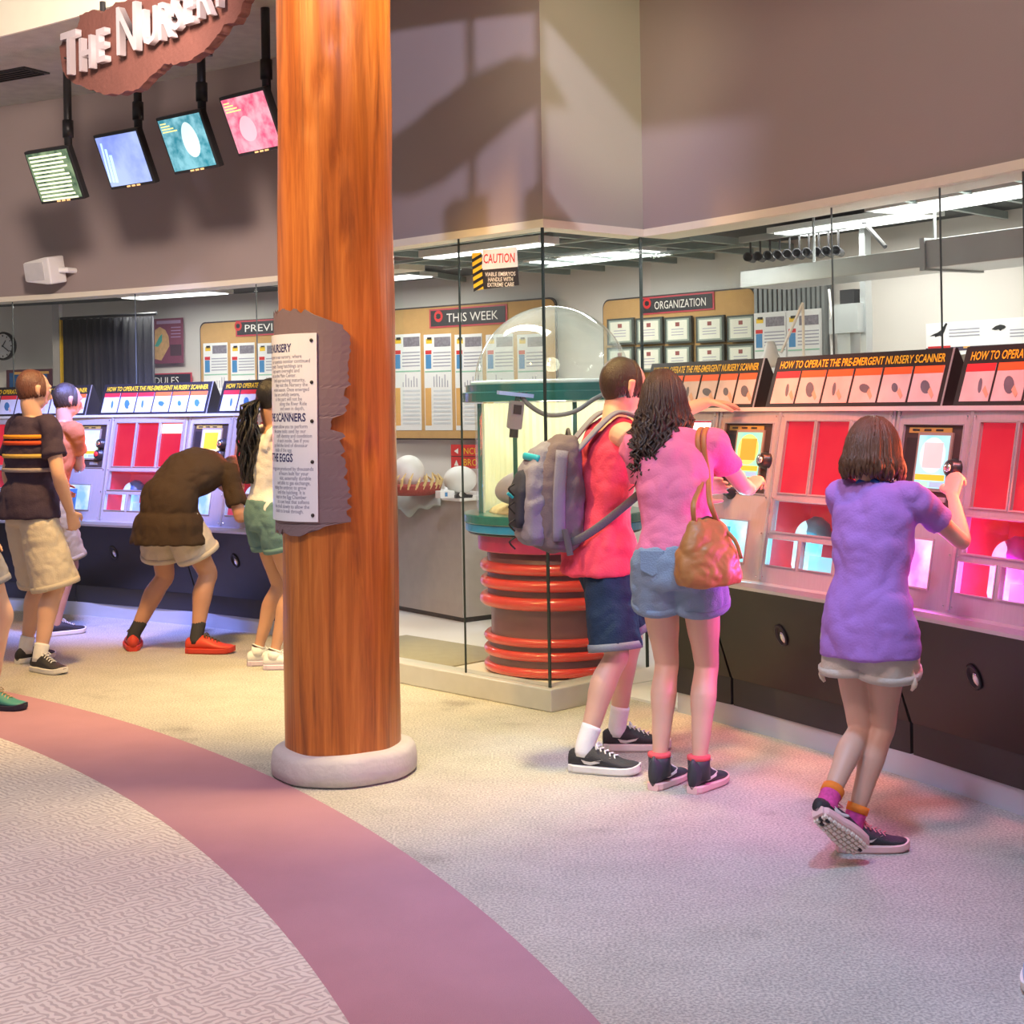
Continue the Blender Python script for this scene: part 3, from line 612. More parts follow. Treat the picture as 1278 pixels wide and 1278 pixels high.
# dinosaur chart
b = Board('dinosaur_chart', 1157, 1300, 415); b.put('chart_paper', pm('chart_white', (.85, .85, .84), .5, var=.01), 1157, 1300, 399, 441, 0, .008)
b.put('chart_band', pm('chart_band', (.06, .04, .08), .5), 1157, 1300, 431, 436, .009, .001); b.put('band_text', M_red, 1160, 1188, 432, 434.5, .0105, .001); b.put('band_text', M_tanprint, 1204, 1212, 432, 434.5, .0105, .001)
def figure_print(b, pts, mat): 
    q = [b.pl.uz(*p) for p in pts]; MB().prism(q, -.0105, -.009, xz).build('dinosaur_print', mat, b.root)
figure_print(b, [(1162, 420), (1167, 417), (1172, 415), (1176, 412), (1180, 406), (1182, 403), (1184, 404), (1182, 408), (1180, 414), (1178, 418), (1177, 421), (1175, 419), (1171, 420), (1169, 421), (1168, 419)], M_black)
figure_print(b, [(1239, 411), (1244, 407), (1250, 405), (1255, 406), (1257, 408), (1255, 410), (1252, 411), (1250, 413), (1248, 411), (1244, 412)], M_black)
for x in (1186, 1262):
    for q in range(3): b.put('line_print', M_greyline, x, x+38, 410+q*4, 411.5+q*4, .009, .001)
tag(b.root, 'long white chart with dark dinosaur silhouettes on the lab wall', 'chart')
# SCHEDULES, poster, clock, picture, red direction sign
b = Board('schedules_sign', 160, 240, 475); b.put('plate', M_bannerr, 160, 240, 466, 484, 0, .008); b.put('field', M_bannerk, 161.5, 238.5, 467.5, 482.5, .008, .002); b.write('SCHEDULES', 168, 224, 471, 479.5, .0105, M_letter); tag(b.root, 'black sign with red edge reading SCHEDULES beside the curtain', 'sign')
b = Board('wall_poster', 165, 229, 425); b.put('sheet', pm('maroon_poster', (.25, .07, .10), .5), 165, 229, 398, 454, 0, .006)
q = [b.pl.uz(*p) for p in [(194, 448), (194, 412), (200, 408), (207, 412), (211, 420), (212, 432), (207, 441), (202, 450)]]; MB().prism(q, -.008, -.006, xz).build('figure_print', pm('ochre_print', (.70, .42, .18), .5, var=.3, vs=30), b.root)
q = [b.pl.uz(*p) for p in [(194, 432), (200, 420), (203, 417), (203, 426), (198, 433)]]; MB().prism(q, -.0095, -.008, xz).build('figure_print', pm('teal_print', (.10, .45, .35), .5), b.root)
b.put('heading_print', pm('lilac_print', (.45, .30, .45), .5), 196, 226, 400, 404, .006, .001)
for k in range(4): b.put('line_print', pm('lilac_print', (.4, .3, .4), .5), 214, 226, 408+k*4, 409+k*4, .006, .001)
b.put('picture_print', pm('dark_print', (.10, .05, .05), .5), 213, 227, 430, 444, .006, .001); tag(b.root, 'maroon poster with an ochre figure half behind the black curtain', 'poster')
c = on_round(5, 432, 13.9); ce = empty('wall_clock', c, th_of(c.xy)-PI/2)
MB().rings([[Vector((r*math.cos(2*PI*i/40), y, r*math.sin(2*PI*i/40))) for i in range(40)] for r, y in ((.125, .02), (.13, -.01), (.125, -.03), (.112, -.03), (.11, -.012))]).build('rim', M_black, ce, True)
MB().rings([[Vector((.111*math.cos(2*PI*i/40), y, .111*math.sin(2*PI*i/40))) for i in range(40)] for y in (-.005, -.015)]).build('dial', M_paper, ce)
for k in range(12): MB().box(-.004, .004, -.018, -.015, .085, .10, Matrix.Rotation(k*PI/6, 4, 'Y')).build('hour_mark', M_black, ce)
for l, an in ((.06, .6), (.085, 2.2)): MB().box(-.004, .004, -.021, -.018, -.01, l, Matrix.Rotation(an, 4, 'Y')).build('hand', M_black, ce)
tag(ce, 'round black rimmed wall clock with white dial', 'clock')
b = Board('framed_picture', 10, 66, 480, 13.9); b.put('frame', pm('maroon_frame', (.10, .03, .05), .4), 10, 66, 461, 505, 0, .02); b.put('picture', pm('deep_blue_print', (.02, .10, .28), .5, var=.5, vs=10), 14, 61, 465, 505, .02, .002); b.put('caption', M_tanprint, 20, 63, 463.8, 467, .022, .001)
q = [b.pl.uz(*p) for p in [(20, 503), (22, 480), (24, 471), (30, 474), (36, 478), (43, 474), (48, 481), (55, 486), (58, 496), (60, 503)]]; MB().prism(q, -.025, -.022, xz).build('dinosaur_print', pm('yellow_green_print', (.45, .60, .08), .5, var=.5, vs=18), b.root)
tag(b.root, 'framed picture of a yellow green dinosaur under the clock', 'picture')
b = Board('direction_sign', 564, 640, 570, 14.1); b.put('plate', M_red, 564, 640, 555, 585, 0, .01); b.put('divider', M_black, 564, 640, 569.5, 570.5, .01, .001); b.write('INCUBATION', 578, 632, 559, 567, .0115, M_yel); b.write('BROODING', 580, 628, 573, 581.5, .0115, M_yel)
for pts in ([(568, 563), (573, 559.5), (573, 566.5)], [(568, 581), (570.8, 574), (573.5, 581)]): MB().prism([b.pl.uz(*p) for p in pts], -.0115, -.0105, xz).build('arrow', M_letter, b.root)
tag(b.root, 'red sign with white arrows and yellow lettering on the lab wall', 'sign')
# black curtain panel
pl = Plane(on_round(79, 440, 13.45).xy, on_round(194, 440, 13.45).xy); cu = empty('black_curtain', M=pl.mat()); zt = pl.uz(136, 396)[1]; m = MB(); n = 90
top = [Vector((pl.w*(k/n-.5), .03*math.sin(k*.9)+.012*math.sin(k*2.3), 0)) for k in range(n+1)]
m.rings([[p+Vector((0, 0, .35)), p+Vector((0, .012, .35)), p+Vector((0, .012, zt-.01*(i/n))), p+Vector((0, 0, zt-.01*(i/n)))] for i, p in enumerate(top)]); m.build('drape', pm('black_drape', (.022, .021, .028), .6, var=.5, vs=5, stretch=(3, 3, .4)), cu, True)
MB().tube([(-pl.w/2-.02, .0, zt+.01), (pl.w/2+.02, .0, zt+.01)], .012, 8).build('rail', M_black, cu); MB().box(-pl.w/2-.03, -pl.w/2-.012, -.01, .02, .0, zt).build('edge_post', M_yel, cu)
MB().box(-pl.w/2-.11, -pl.w/2-.035, -.01, .03, .0, 2.45).build('jamb', pm('grey_jamb', (.45, .44, .42), .6), cu); tag(cu, 'tall black folded curtain with a yellow edge behind the glass', 'curtain')

# ------------------------------------------------------------------ ducts, cans, pipes, lamp
M_galv = pm('galvanised_duct', (.55, .58, .58), .35, metal=.6, var=.15, vs=5)
pl = Plane(on_round(924, 350, 13.2).xy, on_round(1300, 300, 13.2).xy); d = empty('air_duct', M=pl.mat()); zb, zt = pl.uz(1050, 345)[1], pl.uz(1050, 322)[1]
MB().box(-pl.w/2, pl.w*.17, 0, .34, zb, zt).build('duct_section', M_galv, d, bevel=.004); MB().box(pl.w*.175, pl.w/2, -.02, .36, zb-.01, zt+.03).build('duct_section', M_galv, d, bevel=.004)
MB().box(pl.w*.165, pl.w*.18, -.03, .37, zb-.02, zt+.04).build('flange', M_galv, d)
for u in (-.3, .12, .5): MB().tube([(pl.w*u, .17, zt), (pl.w*u, .17, 2.52)], .008, 6).build('hanger', M_galv, d)
tag(d, 'long galvanised air duct hanging under the dark lab ceiling', 'duct')
M_can = pm('black_can', (.025, .025, .03), .35)
for k in range(10):
    c = on_round(936+k*12.2, 322-k*.9, 13.6); e = empty('track_light', c, theta(936+k*12.2, 320, 13.6)-PI/2+.6)
    MB().rings([[Vector((r*math.cos(2*PI*i/14), y, r*math.sin(2*PI*i/14))) for i in range(14)] for r, y in ((.014, .12), (.022, .10), (.025, -.06), (.027, -.08), (.022, -.08), (.020, -.05))]).build('can', M_can, e, True)
    MB().tube([(0, .02, .022), (0, .02, 2.46-c.z)], .006, 6).build('stem', M_black, e); tag(e, 'black can light in the row above the air duct', 'light', 'black can lights above the duct')
pl = Plane(on_round(925, 300, 13.6).xy, on_round(1060, 300, 13.6).xy); tr = MB().box(-pl.w/2, pl.w/2, -.02, .02, 2.455, 2.49); tag(tr.build('light_track', M_galv, M=pl.mat()), 'perforated steel track carrying the black can lights', 'track')
b = Board('junction_box', 1050, 1092, 400, 13.9); b.put('box', M_galv, 1053, 1089, 380, 416, 0, .12); b.put('post', M_galv, 1084, 1091, 265, 470, .02, .05); b.put('stack', M_galv, 1061, 1077, 416, 470, .02, .08); b.put('cap', M_black, 1062, 1080, 362, 380, .03, .06)
u, z = b.pl.uz(1050, 362); MB().tube([(u, -.1, z), (u+.03, -.12, z-.12), (u+.01, -.1, z-.25), (u+.02, -.1, z-.5)], .008, 6, smooth=5).build('cable', M_white, b.root, True); tag(b.root, 'galvanised junction box on a steel post behind the consoles', 'box')
# brace under the ceiling
p, q = at(1064, 262, 7.9), at(1105, 308, 7.6); tag(MB().tube([p, q], .012, 6).build('ceiling_brace', M_black), 'thin dark diagonal brace under the lab ceiling', 'brace')
# white desk lamp
lc = on_round(962, 470, 13.2); ld = empty('desk_lamp', (lc.x, lc.y, 1.49)); L0 = Vector((lc.x, lc.y, 1.49)); h1 = at(1002, 378, lc.y)-L0; sh = at(962, 447, lc.y)-L0; el = at(975, 440, lc.y)-L0
MB().lathe([(.06, -.58), (.06, -.565), (.012, -.56)], 20, (h1.x, h1.y, 0)).build('base', M_white, ld); MB().tube([(h1.x, h1.y, -.57), h1], .008, 8).build('upright', M_white, ld); MB().tube([h1, el, sh+Vector((0, 0, .06))], .008, 8).build('arm', M_white, ld)
MB().rings([[sh+Vector((r*math.cos(2*PI*i/24), r*math.sin(2*PI*i/24), z)) for i in range(24)] for r, z in ((.02, .09), (.032, .06), (.04, .02), (.075, -.03), (.085, -.05), (.08, -.05), (.07, -.03), (.02, .03))]).build('shade', M_white, ld, True); tag(ld, 'white angled desk lamp standing behind the consoles', 'lamp')
tbc = on_round(968, 480, 13.3); tb = empty('lab_bench', (tbc.x, tbc.y, 0), th_of(tbc.xy)-PI/2); MB().box(-.1, 1.6, -.3, .35, .88, .92).build('bench_top', M_white, tb); MB().box(-.05, 1.55, -.25, .3, .05, .88).build('cabinet', pm('taupe_cabinet', (.40, .35, .31), .5), tb); MB().box(-.02, 1.52, -.2, .27, 0, .05).build('plinth', M_black, tb)
tag(tb, 'white topped lab bench behind the right hand consoles', 'bench')

# ------------------------------------------------------------------ counter with nest
M_taupe = MATS['taupe_cabinet']
k0 = on_floor(578, 780).xy; dl = (on_floor(496, 764).xy-k0).normalized(); dr = Vector((dl.y, -dl.x)); 
ct = empty('lab_counter', (k0.x, k0.y, 0), math.atan2(-dl.y, -dl.x))      # local -x along the front to the left, +y back
MB().box(-1.05, 0, 0, .40, .05, .865).build('cabinet', M_taupe, ct); MB().box(-1.02, -.02, .03, .38, 0, .05).build('plinth', M_black, ct); MB().box(-1.07, .03, -.03, .42, .865, .90).build('counter_top', pm('counter_white', (.82, .82, .80), .3), ct, bevel=.006)
tag(ct, 'taupe lab counter with a white top behind the booth glass', 'counter')
CM = ct.matrix_basis if False else (Matrix.Translation(ct.location)@Matrix.Rotation(ct.rotation_euler.z, 4, 'Z'))
def on_counter(px, py, z=.9): p = on_floor(px, py, z); return p
cl = MB(); rows = []
for i in range(26):
    t = i/25; x = -1.05+.85*t; sag = .03*math.sin(t*9)+.02*math.sin(t*21)
    rows.append([Vector((x, .12, .909)), Vector((x, -.02, .914)), Vector((x, -.045-.01*math.sin(t*14), .88)), Vector((x, -.055-.015*math.sin(t*17), .82+sag*.5)), Vector((x, -.045, .745+sag+.05*t)), Vector((x, -.037, .75+sag+.05*t)), Vector((x, -.038, .82)), Vector((x, -.036, .88)), Vector((x, -.036, .904)), Vector((x, .12, .904))])
cl.rings(rows).xf(CM); tag(cl.build('draped_cloth', pm('grey_green_cloth', (.42, .46, .43), .8, var=.2, vs=6), None, True), 'grey green cloth draped over the front edge of the lab counter', 'cloth')
M_egg = pm('white_egg', (.90, .89, .86), .45, var=.02)
def egg(px, py, pr, label, Yoff=0., group=None):
    p = at(px, py, on_floor(px, 620, .9).y+Yoff); r = pr*p.y/FPX; e = MB().ell((0, 0, 0), (r, r, r*1.02), n=28, m=18).build('model_egg', M_egg, None, True); e.location = p; tag(e, label, 'egg', group)
n0 = on_floor(515, 619, .9); nest = empty('model_nest', (n0.x, n0.y+.12, .9)); M_nest = pm('red_brown_nest', (.30, .04, .03), .8, var=.4, vs=40, bump=.5, bs=60)
MB().lathe([(.13, 0), (.19, .02), (.20, .07), (.16, .085), (.10, .05), (.0, .04)], 28).build('bowl', M_nest, nest, True)
for k in range(22):
    a = k*2*PI/22; r = .185; hgt = random.uniform(.06, .12); MB().tube([(r*math.cos(a), r*math.sin(a), .05), ((r+.02)*math.cos(a+.1), (r+.02)*math.sin(a+.1), .05+hgt*.6), ((r-.01)*math.cos(a+.2), (r-.01)*math.sin(a+.2), .05+hgt)], [.012, .010, .003], 6).build('spike', pm('straw_yellow', (.72, .52, .22), .6), nest)
tag(nest, 'red brown model nest with straw spikes on the lab counter', 'nest')
MB_e = MB().ell((0, 0, 0), (.115, .115, .12), n=28, m=18).build('model_egg', M_egg, None, True); MB_e.location = nest.location+Vector((-.035, 0, .165)); tag(MB_e, 'large round white egg standing in the model nest', 'egg')
MB_e = MB().ell((0, 0, 0), (.12, .11, .10), n=28, m=18).build('model_egg', M_egg, None, True); MB_e.location = on_floor(538, 619, .9)+Vector((0.20, .20, .10)); tag(MB_e, 'round white egg on the counter behind the model nest', 'egg')
p = on_floor(555, 622, .9)+Vector((0, .05, 0)); e = empty('tissue_box', p, .5); MB().box(-.055, .055, -.04, .04, 0, .05).build('carton', M_paper, e, bevel=.003); MB().box(-.02, .0, -.0415, -.04, .012, .04).build('logo', M_blueprint, e); MB().tube([(0, 0, .045), (.01, 0, .065), (0, .01, .075)], [.02, .012, .004], 8).build('tissue', M_paper, e); tag(e, 'small white box with a blue mark on the lab counter', 'box')
p = on_floor(572, 623, .9)+Vector((.03, .12, 0)); e = empty('black_tape_dispenser', p, .4); MB().prism([(-.06, 0), (.06, 0), (.065, .02), (.02, .025), (0, .04), (-.04, .04), (-.06, .02)], -.015, .015, xz).build('body', M_black, e); MB().tube([(-.02, -.018, .025), (-.02, .018, .025)], .016, 12).build('roll', M_white, e); tag(e, 'small black dispenser lying on the lab counter', 'dispenser')
mt = MB().box(-.55, .55, -.35, .35, 0, .008); p = on_floor(548, 815, .016); mo = mt.build('floor_mat', pm('olive_mat', (.34, .31, .22), .9, bump=.4, bs=150), None); mo.location = p+Vector((-.12, .05, 0)); mo.rotation_euler = (0, 0, math.atan2(-DL.y, -DL.x)); tag(mo, 'olive brown mat on the white floor inside the booth', 'mat')

# ------------------------------------------------------------------ domed incubator
inc = empty('domed_incubator', (.235, 8.55, .016)); Z0 = -.016
M_teal = pm('dark_teal_enamel', (.01, .14, .13), .3, coat=.4); M_teal2 = pm('blue_enamel', (.02, .25, .55), .3, coat=.4); M_mag = pm('magenta_enamel', (.50, .03, .14), .35, coat=.3)
M_barrel = pm('purple_barrel', (.17, .075, .105), .45, coat=.2); M_ring = pm('red_ring', (.62, .05, .045), .28, coat=.6)
MB().lathe([(.36, 0), (.395, .01), (.39, .05), (.375, .25), (.375, .35), (.392, .45), (.392, .70), (.36, .71)], 64).build('barrel', M_barrel, inc, True)
def torus(z, R, r): return MB().rings([[Vector(((R+r*math.cos(b))*math.cos(a), (R+r*math.cos(b))*math.sin(a), z+r*math.sin(b))) for b in [2*PI*j/12 for j in range(12)]] for a in [2*PI*i/72 for i in range(73)]], False)
for z, R, r in ((.605, .405, .032), (.515, .405, .032), (.415, .405, .036), (.20, .395, .024), (.125, .395, .026), (.035, .395, .026)): torus(z, R, r).build('rib', M_ring, inc, True)
def drum(name, r0, z0, z1, mat, bev=.006): return MB().lathe([(r0-.03, z0), (r0-bev, z0), (r0, z0+bev), (r0, z1-bev), (r0-bev, z1), (0.01, z1)], 72).build(name, mat, inc, False)
drum('collar', .445, .695, .79, M_mag); drum('lower_ring', .50, .79, .805, M_black); drum('lower_ring', .515, .805, .853, M_teal2); drum('lower_tray', .525, .853, .905, M_teal)
for k in range(8):
    a = k*PI/4+.25; MB().box(-.012, .012, -.012, .012, .9, 1.53, Matrix.Translation((.435*math.cos(a), .435*math.sin(a), 0))).build('post', M_teal, inc)
M_ribc = pm('cream_ribbed_liner', (.80, .80, .60), .5, var=.05, vs=30)
nR = 60; rs = []
for z in (.905, 1.53): rs.append([Vector(((.40+.006*(i % 2))*math.cos(a), (.40+.006*(i % 2))*math.sin(a), z)) for i, a in enumerate([PI*(-.05)+PI*1.1*k/nR for k in range(nR+1)])]+[Vector((.412*math.cos(a), .412*math.sin(a), z)) for a in [PI*1.05-PI*1.1*k/nR for k in range(nR+1)]])
MB().rings(rs).build('liner', M_ribc, inc)
MB().lathe([(.45, .905), (.452, 1.53)], 64, cap=False).build('tank_glass', glass('tank_glass', (.98, 1, .97), .6, .0, .04), inc, True)
m = MB(); m.rings([[Vector((r*math.cos(2*PI*i/72), r*math.sin(2*PI*i/72), z)) for i in range(72)] for r, z in ((.40, 1.535), (.50, 1.535), (.53, 1.54), (.53, 1.59), (.50, 1.595), (.50, 1.635), (.40, 1.635), (.40, 1.535))], False); m.build('upper_ring', M_teal, inc)
MB().lathe([(.452*math.cos(a), 1.63+.455*math.sin(a)) for a in [PI/2*k/20 for k in range(20)]]+[(.012, 2.085)], 64, cap=False).build('dome', glass('dome_glass', (.95, .99, .98), 1.2, .02, .09), inc, True)
MB().lathe([(.455, 1.632), (.472, 1.636), (.472, 1.655), (.455, 1.658)], 64, cap=False).build('dome_flange', pm('clear_flange', (.62, .75, .72), .3), inc, True)
m = MB(); m.ell((0, 0, .9), (.38, .38, .09), n=40, m=10, zmin=0); m.build('straw_bed', pm('straw_bed', (.60, .46, .25), .9, var=.4, vs=20, bump=1., bs=40), inc, True)
def mach_egg(loc, rad, rot, mat, label):
    o = MB().ell((0, 0, 0), rad, n=28, m=18).build('large_egg', mat, None, True); o.location = inc.location+Vector(loc); o.rotation_euler = rot; tag(o, label, 'egg')
mach_egg((-.16, -.24, 1.06), (.185, .11, .10), (0, -.18, .2), pm('mottled_egg', (.36, .30, .34), .5, var=.4, vs=8), 'large mottled purple grey egg lying in the incubator tank')
mach_egg((-.06, -.31, 1.03), (.075, .075, .08), (0, 0, 0), M_egg, 'small white egg beside the mottled egg in the incubator tank')
mach_egg((.14, -.12, 1.05), (.13, .1, .1), (0, .1, -.4), pm('tan_egg', (.55, .42, .28), .5, var=.3, vs=10), 'tan egg lying on straw in the incubator tank')
tag(inc, 'purple barrel incubator with red ribs, teal rings and clear dome', 'incubator')
lamp('added_tank_light', 'POINT', (.235, 8.45, 1.45), None, 4, (1, .95, .70), .08)  # added point light to brighten the tank; no lamp part inside
hp = at(641, 505, 7.90); hs = empty('handset', hp+Vector((0, 0, -.13))); T = Matrix.Rotation(.12, 4, 'Y')@Matrix.Rotation(.25, 4, 'Z')
MB().prism(rrect(-.035, .035, .0, .15, .012), -.03, .03, lambda p, t: T@Vector((p[0], t, p[1]))).build('grip', pm('grey_handset', (.20, .22, .23), .35, metal=.3), hs); MB().tube([T@Vector((0, -.005, .01)), T@Vector((0, -.01, -.045))], .024, 14).build('nozzle', M_black, hs); MB().box(-.022, .022, -.034, -.03, .08, .13, T).build('face_plate', M_black, hs)
for k in range(3): MB().tube([T@Vector((-.01+.01*k, 0, .145)), T@Vector((.0+.012*k, .02, .18)), T@Vector((.02+.02*k, .04, .20))], .004, 6).build('wire', M_black, hs)
e0 = T@Vector((.03, .03, .18)); pts = [e0, e0+Vector((.04, .0, -.05)), e0+Vector((.14, .02, -.105)), e0+Vector((.28, .03, -.09)), e0+Vector((.40, .06, -.02)), e0+Vector((.47, .10, -.005)), e0+Vector((.50, .13, -.10))]
MB().tube(pts, .013, 8, smooth=6).build('cable', pm('grey_cable', (.16, .17, .17), .5), hs, True); MB().box(-.10, .09, .0, .06, .175, .195, T).build('clip', pm('blue_clip', (.25, .38, .75), .4), hs)
tag(hs, 'grey handset with a dark cable hung on the incubator rim', 'handset')
# caution sign on the glass
pl = Plane(Cn+DL*2-DR*.004, Cn-DR*.004); cs = empty('caution_sign', M=pl.mat()); q = lambda *p: [pl.uz(*t) for t in p]
MB().prism(q((603, 312), (645, 308), (646.5, 333), (602, 337)), -.004, 0, xz).build('header', pm('sign_white', (.80, .79, .77), .4), cs); MB().prism(q((602, 337), (646.5, 333), (648, 356), (604, 361)), -.004, 0, xz).build('field', M_bannerk, cs); MB().prism(q((589.5, 316), (601, 315), (604, 361), (592, 362.5)), -.004, 0, xz).build('stripe_band', M_yel, cs)
for k in range(5): y = 318+k*9.2; x = 590+.05*(y-316); MB().prism(q((x, y+5.5), (x+12, y-1.5), (x+12, y+2.5), (x, y+9.5)), -.0055, -.004, xz).build('stripe', M_black, cs)
def slant(body, c, h, w, mat):
    me = text_mesh(body, 1., 1., 'CENTER', 0, .012); xs = [v.co.x for v in me.vertices]; ys = [v.co.y for v in me.vertices]; u, z = pl.uz(*c); wpx = pl.uz(c[0]+w/2, c[1])[0]-pl.uz(c[0]-w/2, c[1])[0]; hz = pl.uz(c[0], c[1]-h)[1]-z
    me.transform(Matrix.Translation((u, -.0048, z))@Matrix.Rotation(.055, 4, 'Y')@Matrix.Rotation(PI/2, 4, 'X')@Matrix.Diagonal((wpx/(max(xs)-min(xs)), hz/(max(ys)-min(ys)), 1, 1))); link('lettering', me, mat, cs)
slant('CAUTION', (623.5, 328), 12, 39, M_red)
for k, t_ in enumerate(('VIABLE EMBRYOS', 'HANDLE WITH', 'EXTREME CARE')): slant(t_, (625+k*.3, 344.5+k*6.6), 5.2, (38, 31, 33)[k], M_letter)
tag(cs, 'CAUTION sign with yellow black stripes stuck on the booth glass', 'sign')
# ------------------------------------------------------------------ scanner consoles
M_plate = pm('console_plate', (.44, .42, .44), .36, metal=.22, var=.10, vs=14, stretch=(8, 1, 1))
M_redpane = emis('red_lit_pane', (.55, .012, .035), .62, (.68, .03, .05), 3.0)
M_redback = pm('red_lining', (.55, .02, .04), .6, emit=(.5, .01, .03), es=.22)  # faint glow in the lining stands in for red light inside the cavity
M_lampglow = emis('heat_lamp_glow', (1, .70, .66), 2.2)
M_blackpanel = pm('black_laminate', (.013, .0125, .014), .42, var=.25, vs=3, coat=.1); M_kick = pm('dark_kick_band', (.032, .032, .036), .5)
M_bezel = pm('dark_brown_panel', (.05, .035, .033), .4); M_knob = pm('black_knob', (.02, .02, .024), .3, coat=.3); M_chrome = pm('chrome', (.75, .75, .78), .15, metal=1.)
GLOW = {'cyan': (.08, .75, .95), 'magenta': (.95, .12, .90), 'blue': (.12, .35, 1.0)}
ZL, ZT, YT = .74, 1.49, .14; LP = math.hypot(YT, ZT-ZL); PT = Vector((0, YT, ZT-ZL))/LP; PN = Vector((0, -PT.z, PT.y))
def Tp(u, v, n=0.): return Vector((u, 0, ZL))+PT*v+PN*n
def panel_box(m, u0, u1, v0, v1, n0, n1):
    return m.add([Tp(u, v, n) for u in (u0, u1) for v in (v0, v1) for n in (n0, n1)], [(0, 1, 3, 2), (4, 6, 7, 5), (0, 4, 5, 1), (2, 3, 7, 6), (0, 2, 6, 4), (1, 5, 7, 3)])
def plate(u0, u1, v0, v1, holes, th):
    us = sorted({u0, u1, *[h[0] for h in holes], *[h[1] for h in holes]}); vs = sorted({v0, v1, *[h[2] for h in holes], *[h[3] for h in holes]})
    inh = lambda u, v: any(h[0] < u < h[1] and h[2] < v < h[3] for h in holes)
    m = MB(); solid = {(i, j): not inh((us[i]+us[i+1])/2, (vs[j]+vs[j+1])/2) for i in range(len(us)-1) for j in range(len(vs)-1)}
    for (i, j), s in solid.items():
        if not s: continue
        a, b_, c, d = us[i], us[i+1], vs[j], vs[j+1]
        m.add([Tp(a, c), Tp(b_, c), Tp(b_, d), Tp(a, d)], [(0, 1, 2, 3)]); m.add([Tp(a, c, -th), Tp(b_, c, -th), Tp(b_, d, -th), Tp(a, d, -th)], [(0, 3, 2, 1)])
        for (di, dj, p, q) in ((-1, 0, (a, c), (a, d)), (1, 0, (b_, c), (b_, d)), (0, -1, (a, c), (b_, c)), (0, 1, (a, d), (b_, d))):
            if not solid.get((i+di, j+dj), False): m.add([Tp(*p), Tp(*q), Tp(*q, -th), Tp(*p, -th)], [(0, 1, 2, 3)])
    return m
def knob(root, u, v, r=.032, center=None):
    k = MB(); k.rings([[Tp(u, v)+PN*h+(Vector((1, 0, 0))*math.cos(a)+PT*math.sin(a))*rr for a in [2*PI*i/24 for i in range(24)]] for rr, h in ((r*1.25, -.012), (r*1.25, .004), (r, .008), (r*.92, .030), (r*.6, .034))]); o = k.build('knob', M_knob, root, True)
    c = MB(); c.rings([[Tp(u, v)+PN*h+(Vector((1, 0, 0))*math.cos(a)+PT*math.sin(a))*rr for a in [2*PI*i/16 for i in range(16)]] for rr, h in ((r*.55, .033), (r*.5, .042), (r*.2, .044))]); c.build('knob_cap', center or M_chrome, o, True)
